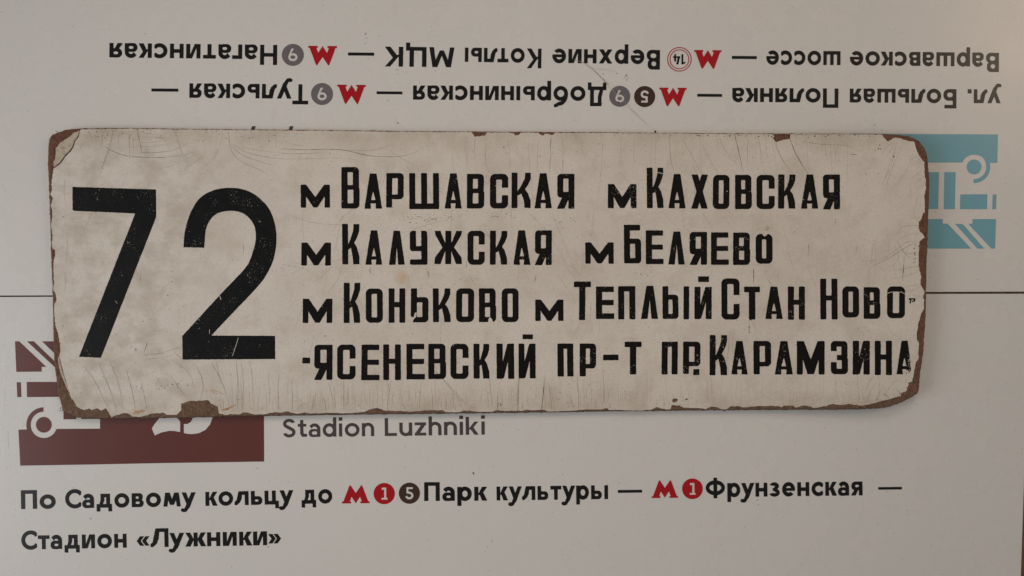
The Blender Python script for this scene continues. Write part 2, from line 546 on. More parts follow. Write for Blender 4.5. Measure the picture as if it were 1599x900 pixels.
    if ch in 'лЛ':
        h = C if ch == 'Л' else X; w = .98*X if ch == 'л' else .88*C
        return w, lambda x, y: U(CUT(dpoly(x,y,[(0,0),(t*.35,0),(w*.22+t*.5,h*.22),(w*.26+t,h),(w,h),(w,h-t*.92),(w*.24,h-t*.92),(w*.24,h)]), bar(x,y,-5,h,w+5,h+9)),
                                 U(U(bar(x,y,w-t,0,w,h), bar(x,y,w*.24,h-t*.92,w,h)), dline(x,y,[(t*.12,t*.48),(w*.16,t*.9),(w*.24+t*.3,h*.45),(w*.24+t*.5,h-t*.5)],t*.95)))
    if ch == 'М':
        w = 1.12*C
        return w, lambda x, y: U(U(dpoly(x,y,[(0,0),(t*1.02,0),(w*.19+t*.62,C),(w*.13,C)]), dpoly(x,y,[(w,0),(w-t*1.02,0),(w-w*.19-t*.62,C),(w*.87,C)])),
                                 U(dpoly(x,y,[(w*.13,C),(w*.13+t*1.1,C),(w/2+t*.45,C*.16),(w/2-t*.45,C*.16)]), dpoly(x,y,[(w*.87,C),(w*.87-t*1.1,C),(w/2-t*.45,C*.16),(w/2+t*.45,C*.16)])))
    if ch == 'м':
        w = 1.26*X
        return w, lambda x, y: U(U(dpoly(x,y,[(0,0),(t,0),(w*.16+t*.8,X),(w*.11,X)]), dpoly(x,y,[(w,0),(w-t,0),(w-w*.16-t*.8,X),(w*.89,X)])),
                                 U(dpoly(x,y,[(w*.11,X),(w*.11+t*1.15,X),(w/2+t*.5,X*.12),(w/2-t*.5,X*.12)]), dpoly(x,y,[(w*.89,X),(w*.89-t*1.15,X),(w/2-t*.5,X*.12),(w/2+t*.5,X*.12)])))
    if ch in 'кКk':
        h = C if ch in 'Кk' else X; w = .82*C if ch == 'К' else .90*X
        ah = X if ch == 'k' else h
        return w, lambda x, y: U(bar(x,y,0,0,t,h), U(dpoly(x,y,[(t*.9,ah*.46),(w-t*1.25,ah),(w-t*.02,ah),(t*1.75,ah*.42),(t*.9,ah*.40)]), dpoly(x,y,[(t*1.2,ah*.48),(t*2.1,ah*.62),(w,0),(w-t*1.25,0)])))
    if ch == 'ж':
        w = 1.45*X; c = w/2
        def f(x, y):
            g = bar(x,y,c-t/2,0,c+t/2,X)
            for s_ in (-1, 1):
                xx = s_*(x-c) if s_ > 0 else -(x-c)
                g = U(g, U(dpoly(xx,y,[(t*.3,X*.42),(c-t*1.25,X),(c-t*.02,X),(t*1.3,X*.44)]), dpoly(xx,y,[(t*.5,X*.46),(t*1.5,X*.60),(c,0),(c-t*1.25,0)])))
            return g
        return w, f
    if ch == 'х':
        w = .98*X
        return w, lambda x, y: U(dpoly(x,y,[(0,0),(t*1.2,0),(w,X),(w-t*1.2,X)]), dpoly(x,y,[(0,X),(t*1.2,X),(w,0),(w-t*1.2,0)]))
    if ch == 'у':
        w = 1.02*X
        def f(x, y):
            g = dpoly(x,y,[(0,X),(t*1.12,X),(w*.5+t*.55,t*.2),(w*.5-t*.45,t*.2)])
            g = U(g, dpoly(x,y,[(w,X),(w-t*1.12,X),(w*.5-t*1.05,-D*.35),(w*.5+t*.15,-D*.35)]))
            return U(g, dline(x,y,[(w*.5-t*.45,-D*.25),(w*.40-t*.5,-D*.72),(w*.14,-D*.80),(w*.06,-D*.72)],t*.9))
        return w, f
    if ch == 'р':
        w = 1.0*X
        return w, lambda x, y: U(bar(x,y,0,-D,t,X), dring(x,y,w/2+t*.1,X/2,w/2-t*.1,X/2*1.04,t))
    if ch == 'я':
        w = .86*X
        return w, lambda x, y: U(U(CUT(np.maximum(dbox(x,y,0,X*.36,w+X*.3,X,X*.31), x-w), dbox(x,y,t,X*.36+t*.82,w-t,X-t*.82,X*.15)), bar(x,y,w-t,0,w,X)), dpoly(x,y,[(-t*.15,0),(t*1.12,0),(w*.62,X*.42),(w*.28,X*.42)]))
    if ch == 'з':
        w = .78*X
        def f(x, y):
            a = dring(x,y,w*.46,X*.745,w*.46,X*.275,t*.9); b_ = dring(x,y,w*.47,X*.28,w*.52,X*.30,t*.9)
            cut = dpoly(x,y,[(-5,X*.80),(w*.10,X*.80),(w*.46,X*.74),(w*.46,X*.30),(w*.08,X*.21),(-5,X*.21)])
            return U(CUT(U(a, b_), cut), bar(x,y,w*.30,X*.5-t*.36,w*.62,X*.5+t*.40))
        return w, f
    if ch == 'б':
        w = 1.04*X
        def f(x, y):
            g = dring(x,y,w/2,X/2,w/2,X/2*1.04,t)
            g = U(g, np.maximum(dring(x,y,w/2+X*.10,X*.55,w/2+X*.10,C*.98-X*.55,t), np.maximum(x-w*.62, -(y-X*.5))))
            return U(g, dline(x,y,[(w*.60,C*1.0-t*.62),(w*.86,C*1.02-t*.2)],t*.9))
        return w, f
    if ch == 'Ф':
        w = 1.10*C
        return w, lambda x, y: U(dring(x,y,w/2,C*.50,w/2,C*.40,t), bar(x,y,w/2-t/2,-C*.06,w/2+t/2,C*1.04))
    if ch == 'ф': return sans('Ф', X, C, t)
    if ch == 'L':
        w = .62*C; return w, lambda x, y: U(bar(x,y,0,0,t,C), bar(x,y,0,0,w,t*.95))
    if ch == 'S':
        w = .68*C
        def f(x, y):
            a = dring(x,y,w*.5,C*.745,w*.48,C*.275,t); b_ = dring(x,y,w*.5,C*.27,w*.5,C*.29,t)
            a = CUT(a, dpoly(x,y,[(w*.5,C*.745),(w*1.2,C*.86),(w*1.2,C*.40),(w*.5,C*.40)]))
            b_ = CUT(b_, dpoly(x,y,[(w*.5,C*.27),(-w*.2,C*.16),(-w*.2,C*.62),(w*.5,C*.62)]))
            return U(U(a, b_), dline(x,y,[(w*.45,C*.51),(w*.56,C*.52)],t*.9))
        return w, f
    if ch == 't':
        w = .62*X
        return w, lambda x, y: U(U(bar(x,y,w*.28,t,w*.28+t,C*.95), bar(x,y,0,X-t*.9,w,X)), dline(x,y,[(w*.28+t*.5,t*1.2),(w*.40+t*.5,t*.55),(w*.92,t*.55)],t))
    if ch == 'd':
        w = 1.0*X; return w, lambda x, y: U(bar(x,y,w-t,0,w,C*1.08), dring(x,y,w/2-t*.05,X/2,w/2-t*.05,X/2*1.04,t))
    if ch == 'i':
        return t*1.15, lambda x, y: U(bar(x,y,t*.08,0,t*1.08,X), bar(x,y,0,X+t*.85,t*1.15,X+t*1.95))
    if ch == 'o': return sans('о', X, C, t)
    if ch in 'nh':
        w = .90*X
        return w, lambda x, y: U(U(bar(x,y,0,0,t,C*1.06 if ch == 'h' else X), bar(x,y,w-t,0,w,X*.62)), np.maximum(dring(x,y,w/2,X*.56,w/2,X*.47,t), -(y-X*.56)))
    if ch == 'u':
        w = .90*X
        return w, lambda x, y: U(U(bar(x,y,0,X*.4,t,X), bar(x,y,w-t,0,w,X)), np.maximum(dring(x,y,w/2,X*.44,w/2,X*.47,t), (y-X*.44)))
    if ch == 'z':
        w = .80*X
        return w, lambda x, y: U(U(bar(x,y,0,0,w,t*.92), bar(x,y,0,X-t*.92,w,X)), dpoly(x,y,[(0,t*.5),(t*1.3,t*.5),(w,X-t*.5),(w-t*1.3,X-t*.5)]))
    if ch == '.':
        return t*1.1, lambda x, y: bar(x,y,0,0,t*1.1,t*1.1)
    if ch in '«»':
        w = .80*X; h0, h1 = X*.12, X*.80; mm = (h0+h1)/2
        def f(x, y):
            xx = x if ch == '«' else w - x
            g = None
            for o_ in (0, w*.46):
                p = dpoly(xx,y,[(o_,mm),(o_+w*.30,h1),(o_+w*.30+t*1.0,h1),(o_+t*1.0,mm),(o_+w*.30+t*1.0,h0),(o_+w*.30,h0)])
                g = p if g is None else U(g, p)
            return g
        return w + t*.2, f
    if ch == '9':
        w = .74*C
        def f(x, y):
            g = dring(x,y,w/2,C*.68,w/2,C*.32,t)
            return U(g, dpoly(x,y,[(w*.98,C*.60),(w*.98-t*1.1,C*.40),(w*.42-t*.3,0),(w*.42+t*1.0,0)]))
        return w, f
    if ch == '5':
        w = .66*C
        def f(x, y):
            g = U(bar(x,y,w*.12,C-t*.9,w*.94,C), bar(x,y,w*.12,C*.48,w*.12+t*.95,C))
            r = CUT(dring(x,y,w*.48,C*.31,w*.52,C*.32,t), dpoly(x,y,[(w*.40,C*.34),(-w*.4,C*.15),(-w*.4,C*.90),(w*.2,C*.9)]))
            return U(U(g, r), bar(x,y,w*.12,C*.50,w*.5,C*.50+t*.85))
        return w, f
    if ch == '1':
        w = .46*C
        return w, lambda x, y: U(U(bar(x,y,w*.48,0,w*.48+t,C), dpoly(x,y,[(w*.05,C*.80),(w*.05,C*1.0-t*.1),(w*.6,C),(w*.6,C*.84)])), bar(x,y,0,0,w*1.1,t*.85))
    if ch == '4':
        w = .66*C
        return w, lambda x, y: U(U(bar(x,y,w*.60,0,w*.60+t,C*.72), bar(x,y,0,C*.20,w*1.05,C*.20+t*.9)), dpoly(x,y,[(0,C*.22),(t*1.2,C*.24),(w*.60,C),(w*.60-t*1.2,C)]))
    raise KeyError(ch)

def tight(a, b_):
    return (a in 'гТту' and b_ in 'оауТлджрн') or a in 'кжС' or b_ in 'жу'

def word(text, xl, xr, base, X, C, t, fn, mat, parent, flip, label, h=.42, dz=.00012, gap=None):
    """a printed word between pixel xl and xr; base(px) is the baseline's y; flip = turned by 180 degrees"""
    gl = [sans(c, X, C, t) for c in text]
    sb = (gap if gap else .17) * X
    tot = sum(g[0] for g in gl) + sb * (len(gl) - 1)
    for i in range(len(gl)-1):
        if tight(text[i], text[i+1]): tot -= sb*.6
    k = (xr - xl) / tot
    mb = MB(); u = 0
    for i, (w, f) in enumerate(gl):
        xs, ys, GX, GY = grid(-1.5, w + 1.5, -.36*C - 1, C*1.12 + 1, h)
        Fd = f(GX, GY)
        def place(x, y, d, u=u):
            X_ = (u + x) * k
            px = xr - X_ if flip else xl + X_
            c0 = xr - (u + w/2)*k if flip else xl + (u + w/2)*k
            sl = (base(c0 + 6) - base(c0 - 6)) / 12
            by = base(c0) + sl * (px - c0)
            return fn(px + (sl * y if not flip else -sl*y), by + y if flip else by - y, d)
        march(Fd, xs, ys, mb, place, dz)
        u += w + sb
        if i < len(gl)-1 and tight(text[i], text[i+1]): u -= sb*.6
    return mb.build('printed_word', mat, parent, label)

def interp(pts):
    a = np.array(pts, float)
    return lambda x: float(np.interp(x, a[:, 0], a[:, 1]))
B1 = interp([(171, 67.3), (433, 70.4), (601, 73.0), (726, 74.6), (846, 76.2), (1031, 78.4), (1197, 79.2), (1312, 80.2), (1560, 82.8), (1620, 83.4)])
B2 = interp([(236, 129.4), (296, 130.4), (481, 132.0), (645, 133.7), (947, 135.4), (1143, 137.6), (1309, 138.4), (1562, 139.9), (1620, 140.2)])
def sz(px): return 1.0 - .05 * (px - 170) / 1390.
rows_up = [('Нагатинская', 171, 433, B1, 'Nagatinskaya'), ('МЦК', 601, 709.7, B1, 'MTsK'), ('Котлы', 726, 845.7, B1, 'Kotly'),
           ('Верхние', 862.6, 1030.7, B1, 'Verkhnie'), ('шоссе', 1196.6, 1312.5, B1, 'shosse'), ('Варшавское', 1327.2, 1559.9, B1, 'Varshavskoe'),
           ('Тульская', 295.8, 481.5, B2, 'Tulskaya'), ('Добрынинская', 645, 947, B2, 'Dobryninskaya'), ('Полянка', 1143.5, 1309.2, B2, 'Polyanka'),
           ('Большая', 1327, 1493.5, B2, 'Bolshaya'), ('ул.', 1511, 1562.5, B2, 'ul.')]
for txt, xl, xr, B, lat in rows_up:
    s_ = sz((xl + xr) / 2)
    word(txt, xl, xr, B, 22.8*s_, 31.6*s_, 6.3*s_, up, M_ink, panel_up, True, 'upside-down black printed word %s' % lat)
L1 = interp([(33, 795.2), (306, 790.6), (519, 786.0), (662, 782.6), (761, 782.0), (949, 779.6), (1105, 776.8), (1347, 773.8)])
L2 = interp([(33, 858.6), (198, 855.4), (214, 855.2), (440, 851.2)])
L3 = interp([(441, 683.0), (584, 681.4), (601, 681.2), (757, 678.9)])
rows_lo = [('По', 33, 87.3, L1, 'Po'), ('Садовому', 102, 306, L1, 'Sadovomu'), ('кольцу', 321, 458.5, L1, 'koltsu'), ('до', 471, 519, L1, 'do'),
           ('Парк', 662.4, 761, L1, 'Park'), ('культуры', 775.5, 949.6, L1, 'kultury'), ('Фрунзенская', 1102, 1347, L1, 'Frunzenskaya'),
           ('Стадион', 33.6, 198, L2, 'Stadion in Cyrillic'), ('«Лужники»', 213.6, 440.4, L2, 'Luzhniki in quotation marks')]
for txt, xl, xr, B, lat in rows_lo:
    word(txt, xl, xr, B, 21.8, 29.4, 6.3, lo, M_ink, panel_lo, False, 'black printed word %s' % lat)
word('Stadion', 441.8, 584.4, L3, 20.6, 28.0, 4.9, lo, M_ink_grey, panel_lo, False, 'grey printed word Stadion in Latin letters')
word('Luzhniki', 601, 757.5, L3, 20.6, 28.0, 4.9, lo, M_ink_grey, panel_lo, False, 'grey printed word Luzhniki in Latin letters')

def dash(x0, x1, y0, y1, sl, fn, parent):
    mb = MB(); q = sl * (x1 - x0)
    mb.poly([(x0, y0), (x1, y0 + q), (x1, y1 + q), (x0, y1)], fn, .00012)
    mb.build('printed_dash', M_ink, parent)
for a in [(543.5, 584.3, 82.2, 87.0), (1142.8, 1181.8, 87.6, 92.3), (236.4, 278.6, 138.4, 143.1), (588, 628.4, 142.9, 147.3), (1088.7, 1127.5, 146.8, 151.3)]:
    dash(*a, .008, up, panel_up)
for a in [(964.6, 1002.6, 765.4, 769.9), (1371.3, 1408.2, 760.9, 765.0)]:
    dash(*a, -.012, lo, panel_lo)

LOGO = [(0,97),(0,87),(7,87),(38,4),(44,0),(72,42),(100,0),(106,4),(137,87),(144,87),(144,97),(96,97),(96,87),(103,87),(94,62),(72,97),(50,62),(41,87),(48,87),(48,97)]
def logo(x0, x1, y0, y1, fn, parent, flip, sl):
    mb = MB(); pts = []
    for u, v in LOGO:
        uu, vv = u/144, v/97
        if flip: uu, vv = 1-uu, 1-vv
        pts.append((x0 + uu*(x1-x0), y0 + vv*(y1-y0) + sl*(uu-.5)*(x1-x0)))
    mb.poly(pts, fn, .00012)
    mb.build('metro_logo', M_red, parent)
for a in [(481.3, 526.3, 72, 102.6), (1084, 1126.6, 78.5, 108.2), (526.6, 571.3, 132.7, 163), (1029.6, 1072.3, 137.2, 166.6)]:
    logo(*a, up, panel_up, True, .01)
for a in [(534, 577.2, 757.8, 786.2), (1017.6, 1058.9, 750, 777.8)]:
    logo(*a, lo, panel_lo, False, -.01)

def badge(cx, cy, r, dg, mat, fn, parent, flip, label):
    mb = MB()
    xs, ys, GX, GY = grid(-r-1, r+1, -r-1, r+1, .4)
    F = np.hypot(GX, GY) - r
    C = r*1.14; tt = r*.20
    w, f = sans(dg, C*.75, C, tt)
    sg = -1 if flip else 1
    F = CUT(F, f(sg*GX + w/2, -sg*GY + C/2))
    march(F, xs, ys, mb, lambda x, y, d: fn(cx+x, cy+y, d), .00012)
    mb.build('line_badge', mat, parent, label)
badge(457.3, 86.0, 17.2, '9', M_grey, up, panel_up, True, 'grey round line badge with 9')
badge(502.9, 147.1, 17.2, '9', M_grey, up, panel_up, True, 'grey round line badge with 9')
badge(967.7, 150.7, 16.4, '9', M_grey, up, panel_up, True, 'grey round line badge with 9 and scratches')
badge(1006.6, 151.1, 16.5, '5', M_brown, up, panel_up, True, 'dark brown round line badge with 5')
badge(600, 771, 16.6, '1', M_red, lo, panel_lo, False, 'red round line badge with 1')
badge(639.3, 770.4, 16.5, '5', M_brown, lo, panel_lo, False, 'dark brown round line badge with 5')
badge(1081.2, 763.5, 16.2, '1', M_red, lo, panel_lo, False, 'red round line badge with 1')
# double ring badge 14
mb = MB(); xs, ys, GX, GY = grid(-21, 21, -21, 21, .35)
march(U(dring(GX, GY, 0, 0, 19.1, 19.1, 1.5), dring(GX, GY, 0, 0, 15.4, 15.4, 1.4)), xs, ys, mb, lambda x, y, d: up(1060.9+x, 92.9+y, d), .00012)
rb = mb.build('line_badge', M_red, panel_up, 'double red ring line badge around 14')
mb = MB()
for dg, ox in (('1', -9.4), ('4', -1.2)):
    w, f = sans(dg, 12, 16, 3.0)
    xs, ys, GX, GY = grid(-1, w+2, -1, 17, .35)
    Fd = f(GX, GY) if dg == '4' else U(dbox(GX, GY, w*.45, 0, w*.45+3.0, 16), dpoly(GX, GY, [(0, 11.5), (0, 14), (w*.5, 16), (w*.5, 13)]))
    march(Fd, xs, ys, mb, lambda x, y, d, ox=ox: up(1060.9 - ox - x, 92.9 - 8 + y, d), .00012)
mb.build('badge_number', M_ink, rb)

# stubs of hidden italic print peeping out above the board
for x in (391.5, 450.5):
    mb = MB(); mb.poly([(x+2.2, 197.2), (x+8, 197.4), (x+4.5, 207), (x-1.3, 207)], up, .00012); mb.build('printed_stroke', M_ink_grey, panel_up)

# ------------------------------------------------------------------ blue pictogram (upside-down bus) at the right
def fs(o, sc): return lambda pts: [(o[0] + x/sc, o[1] + y/sc) for x, y in pts]
q = fs((1149, 180), 3.3333)
def picto(polys, mat, fn, parent, name, label):
    mb = MB()
    for p in polys: mb.poly(p, fn, .00012)
    return mb.build(name, mat, parent, label)
root_p = picto([q([(600,96),(1364,101),(1361,249),(1322,249),(1323,262),(1303,262),(1300,249),(1295,236),(1286,222),(1272,213),(1256,208),(1240,207),(1224,208),(1208,214),(1194,224),(1184,237),(1179,247),(600,247)]),
    q([(900,297),(1058,297),(1053,489),(900,489)]), q([(1085,297),(1144,297),(1140,490),(1082,490)]),
    q([(1168,413),(1309,412),(1307,490),(1166,490)]), q([(1337,413),(1357,413),(1354,490),(1334,490)]),
    q([(900,541),(1077,541),(1077,565),(1102,565),(1225,695),(900,695)]), q([(1140,565),(1182,568),(1293,695),(1257,695)]),
    q([(1232,541),(1354,541),(1349,695),(1330,695),(1210,567),(1232,565)])], M_blue, up, panel_up, 'bus_pictogram', 'light blue block with an upside-down bus')
mb = MB(); c0 = q([(1240, 270)])[0]
xs, ys, GX, GY = grid(-28, 28, -28, 28, .4)
F = np.hypot(GX, GY) - 11.6
cres = np.maximum(dring(GX, GY, 0, 0, 25.2, 25.2, 6.4), np.maximum(-(GX + .8), -(GY + 2.5)))
march(U(F, cres), xs, ys, mb, lambda x, y, d: up(c0[0]+x, c0[1]+y, d), .00012)
mb.build('pictogram_wheel', M_blue, root_p)

# ------------------------------------------------------------------ maroon pictogram block at the left
q = fs((0, 500), 3.913)
c0 = q([(268, 640)])[0]
blk = [(28.9,671.2),(41.6,670.9)]
arc = [(c0[0] + 20.6*math.cos(a), c0[1] + 20.6*math.sin(a)) for a in np.linspace(math.radians(160), math.radians(22), 22)]
blk += arc + [(89.0,670.0),(156.3,669.6),(156.3,600),(412.0,600),(412.5,720.9),(250,723.4),(140,725.6),(31.7,727.4)]
hole1 = [(237,669),(243,660),(250.5,651),(252,640),(273,640),(276,652),(281.4,658.5),(281.4,675),(272,673.2),(264,673),(252,675.6),(241.5,680.4)]
hole2 = [(287,662.3),(293,662.2),(298,659),(301,653),(302,640),(333,640),(331.8,653),(328,663),(321,671.5),(311,676.5),(300,678.2),(293,677.8),(287,676.5)]
mb = MB()
loops = [blk, hole1, hole2]
flat = [p for l in loops for p in l]
mb.v = [lo(x, y, .00012) for x, y in flat]
mb.f = [orient(list(t), mb.v) for t in tessellate_polygon([[Vector((x, -y, 0)) for x, y in l] for l in loops])]
for p in (q([(92,130),(118,130),(283,286),(255,286),(255,315),(100,317)]), q([(165,130),(207,130),(380,296),(380,330)]), q([(257,130),(380,130),(380,250)]),
          q([(102,380),(128,380),(131,471),(106,471)]), q([(163,378),(380,378),(380,469),(165,471)]), q([(388,520),(466,520),(467,606),(388,607)]), q([(497,520),(611.5,520),(611.5,604),(497,605)])):
    mb.poly(p, lo, .00012)
root_m = mb.build('bus_pictogram', M_maroon, panel_lo, 'maroon block with a white bus and numeral cut out')
mb = MB(); xs, ys, GX, GY = grid(-29, 29, -29, 29, .4)
cres = np.maximum(dring(GX, GY, 0, 0, 27.3, 27.3, 6.9), np.maximum(GX + .6, GY - 7.4))
march(U(np.hypot(GX, GY) - 12.3, cres), xs, ys, mb, lambda x, y, d: lo(c0[0]+x, c0[1]+y, d), .00012)
mb.build('pictogram_wheel', M_maroon, root_m)

# ------------------------------------------------------------------ ribbons (cracks, scratches)
def ribbon(mb, pts, w0, w1, fn, dz, jit=0.0, sub=4):
    P = []
    for (ax, ay), (bx, by) in zip(pts[:-1], pts[1:]):
        L = math.hypot(bx-ax, by-ay); m_ = max(1, int(L/sub))
        for j in range(m_): P.append((ax+(bx-ax)*j/m_ + random.gauss(0, jit), ay+(by-ay)*j/m_ + random.gauss(0, jit)))
    P.append(pts[-1])
    k = len(P); b = len(mb.v)
    for i, (x, y) in enumerate(P):
        a = P[max(0, i-1)]; c = P[min(k-1, i+1)]
        L = math.hypot(c[0]-a[0], c[1]-a[1]) + 1e-9
        nx, ny = -(c[1]-a[1])/L, (c[0]-a[0])/L
        t = i/(k-1); w = (w0 + (w1-w0)*t) * (.35 + .65*math.sin(math.pi*min(1, max(.06, t*.94+.06)))) * random.uniform(.6, 1.25)
        mb.v.append(fn(x+nx*w/2, y+ny*w/2, dz)); mb.v.append(fn(x-nx*w/2, y-ny*w/2, dz))
    for i in range(k-1):
        f = [b+2*i, b+2*i+1, b+2*i+3, b+2*i+2]
        mb.f.append(orient(f, mb.v))
def smooth_pts(pts, n=3):
    for _ in range(n):
        o = [pts[0]]
        for a, b in zip(pts[:-1], pts[1:]):
            o.append((a[0]*.75+b[0]*.25, a[1]*.75+b[1]*.25)); o.append((a[0]*.25+b[0]*.75, a[1]*.25+b[1]*.75))
        o.append(pts[-1]); pts = o
    return pts
def blot(mb, x, y, r, fn, dz, asp=1.0, n=9):
    a0 = random.random()*6; b = len(mb.v)
    for i in range(n):
        a = a0 + i*2*math.pi/n; rr = r*random.uniform(.55, 1.25)
        mb.v.append(fn(x + rr*asp*math.cos(a), y + rr*math.sin(a), dz))
    mb.f.append(orient(list(range(b, b+n)), mb.v))

# marks on the panels
mb = MB()
ribbon(mb, smooth_pts([(895,93),(912,98),(930,112),(951,133)]), .5, 1.6, up, .0002, .1)
ribbon(mb, [(924,105),(955,140),(980,165),(1005,190),(1024,206)], .35, .5, up, .00016, .2)
ribbon(mb, [(930,108),(948,109),(963,112)], .5, .3, up, .0002, .2)
ribbon(mb, [(945,122),(965,142),(985,170),(1000,186)], .2, .3, up, .00016, .3)
mb.build('scratch', M_scuff, panel_up, 'long grey diagonal scratch across the grey badge')
mb = MB()
for x, y, r in [(571,53,1.1),(572.5,60,.8),(570.5,68,.8),(620,109,.9),(621,116,.8),(635,114,.7),(630,84,.6),(978,118,1.3),(976,121,1.0),(979,125,1.1),(963,115,.9),(606,157,.8),(621,192.5,1.5),(617,190,.6),(941,162,.9),(963,144,1.6),(966,160,1.5),(1023,206,2.0),(191,71,.7),(575,92,.7),(877,170,.8),(942,116,.8)]:
    blot(mb, x, y, r*.9, up, .0002)
for k in range(60):
    blot(mb, random.uniform(5, 1595), random.uniform(5, 445), random.uniform(.25, .6), up, .0002)
mb.build('dirt_specks', M_tar, panel_up)['kind'] = 'stuff'
mb = MB()
for x, y, r in [(739,738.5,1.6),(740,741,.8),(770,729,.8),(238,708,1.2),(232,703,.7),(142,810,1.1),(419,854,.9),(967,754,.8),(1183,781,1.0),(1184,788,.9),(1337,701,.7),(1511,663,.7),(1318,733,.6),(1370,818,.7),(1163,823,.7),(878,718,.7),(402,732,.8),(768,845,.9),(1108,680,.6)]:
    blot(mb, x, y, r*.9, lo, .0002)
for k in range(60):
    blot(mb, random.uniform(5, 1590), random.uniform(660, 895), random.uniform(.25, .6), lo, .0002)
mb.build('dirt_specks', M_tar, panel_lo)['kind'] = 'stuff'
mb = MB()
for x0 in (5, 8, 12, 13.5, 20, 22, 25, 30, 34):
    yy = random.uniform(466, 560); ln = random.uniform(90, 330)
    ribbon(mb, [(x0, yy), (x0 + random.uniform(-2, 2), yy + ln*.4), (x0 + random.uniform(-3, 6), yy + ln)], .4, .5, lo, .00003, .2, 12)
ribbon(mb, [(0, 568), (12, 569), (14, 540)], .5, .4, lo, .00003, .2)
ribbon(mb, [(22, 740), (28, 800), (36, 830), (44, 842)], .5, .6, lo, .00003, .2)
mb.build('scratch', M_pale, panel_lo, 'fine pale vertical scratches at the left edge')

# ================================================================== the route board
board = empty('route_board', (0, 0, 0))
board['label'] = 'old cream route board with black number 72 and chipped brown edges, lying on the panels'
board['category'] = 'route board'

OUT = [(74.9,254),(75.7,227.3),(76.7,218),(81.3,210.7),(92,206.7),(104,202.9),(116,201.7),(134.7,200.7),(180,200.2),(260,201.3),(440,203),(659,205.4),(940,207),(1120,208.6),(1250,209.0),(1377.6,209.5),
       (1402,210.7),(1418,213.1),(1426.7,216),(1435.4,221),(1443.3,230.5),(1447,240.6),(1448.6,253.6),(1450.5,271),(1451.3,285.4),(1450.9,305.6),(1449.8,326.7),(1449,353.4),(1448,389),(1446.7,415.7),
       (1446,451),(1445.5,491),(1443.7,519.6),(1442,544.6),(1439.8,566),(1436.6,584),(1435,606),(1432.7,614.3),(1422,621),(1408,628.7),(1387.6,635.6),(1367,638.3),(1332.5,639.7),(1291,640.1),(1250,640.2),
       (1130,640.8),(980,642.3),(840,644.4),(700,646.2),(560,647.8),(430,649.7),(290,652.6),(177.5,654.4),(140,654.4),(121,652.3),(106,646.3),(97.5,641.3),(95,630),(91,615),(88.6,596),(85.7,576.7),(83.6,530),(82.9,483.3),
       (82.2,450),(80,400),(78.4,350),(76.8,300)]
def clean_loop(pts, step=14):
    out = []
    for i, a in enumerate(pts):
        b_ = pts[(i+1) % len(pts)]
        m_ = max(1, int(math.hypot(b_[0]-a[0], b_[1]-a[1]) / step))
        for j in range(m_): out.append((a[0]+(b_[0]-a[0])*j/m_, a[1]+(b_[1]-a[1])*j/m_))
    return out
core_loop = rough_loop(OUT, 3.0, .30)
# grid the board so that it can bend: strips across are enough (bend mostly along x), so insert interior points through a Delaunay fill
from mathutils.geometry import delaunay_2d_cdt
def bent_sheet(loop, holes, fn, thick, mat, name, parent, label=None, step=22.0, bottom=None, extra=None):
    pts = [Vector((x, -y)) for x, y in loop]
    edges = [(i, (i+1) % len(loop)) for i in range(len(loop))]
    for hl in holes:
        b = len(pts); pts += [Vector((x, -y)) for x, y in hl]
        edges += [(b+i, b+(i+1) % len(hl)) for i in range(len(hl))]
    xs = [p[0] for p in loop]; ys = [p[1] for p in loop]
    def inside(x, y, L):
        c = False
        for i in range(len(L)):
            ax, ay = L[i]; bx, by = L[(i+1) % len(L)]
            if (ay > y) != (by > y) and x < (bx-ax)*(y-ay)/(by-ay)+ax: c = not c
        return c
    if extra: pts += [Vector((x, -y)) for x, y in extra]
    gx = min(xs) + 9
    while gx < max(xs):
        gy = min(ys) + 9
        while gy < max(ys):
            if inside(gx, gy, loop): pts.append(Vector((gx + random.uniform(-.5, .5), -gy)))
            gy += step
        gx += step
    vo, eo, fo, *_ = delaunay_2d_cdt(pts, edges, [], 2 if holes else 1, 1e-4)
    loops2 = [(v.x, -v.y) for v in vo]
    def hole_center(f):
        cx = sum(loops2[i][0] for i in f)/len(f); cy = sum(loops2[i][1] for i in f)/len(f)
        return inside(cx, cy, loop) and not any(inside(cx, cy, hl) for hl in holes)
    fo = [f for f in fo if hole_center(f)]
    n_ = len(loops2)
    v = [fn(x, y, 0) for x, y in loops2] + [bottom(x, y) if bottom else fn(x, y, -thick) for x, y in loops2]
    f = []
    cnt = {}
    for t in fo:
        g = orient(list(t), v); f.append(g); f.append([i+n_ for i in g[::-1]])
        for i in range(len(g)):
            e = (g[i], g[(i+1) % len(g)]); cnt[e] = 1
    for (a, b_) in list(cnt):
        if (b_, a) not in cnt: f.append([b_, a, a+n_, b_+n_])
    o = mesh_obj(name, v, f, mat, parent, label)
    return o
def board_top(x, y, d=0): return WB(x, y, d)
PTH = .00035
cgx = sum(p[0] for p in OUT)/len(OUT); cgy = 430.0
def inset(loop, d):
    o_ = []; k = len(loop)
    for i in range(k):
        a = loop[i-3]; c = loop[(i+3) % k]
        L = math.hypot(c[0]-a[0], c[1]-a[1]) + 1e-9
        nx, ny = -(c[1]-a[1])/L, (c[0]-a[0])/L
        o_.append((loop[i][0] + nx*d, loop[i][1] + ny*d))
    return o_
inner_loop = inset(core_loop, 1.5)
RIM = set((round(x, 2), round(y, 2)) for x, y in core_loop)
def core_fn(x, y, d):
    rim = (round(x, 2), round(y, 2)) in RIM
    return W(x, y, T + lift(x, y) + d - PTH - (.0030 if rim else 0))
def core_bottom(x, y):
    return W(x, y, lift(x, y) - .0004)
core = bent_sheet(core_loop, [], core_fn, 0, M_fibre, 'fibreboard_core', board, None, extra=inner_loop, bottom=core_bottom)

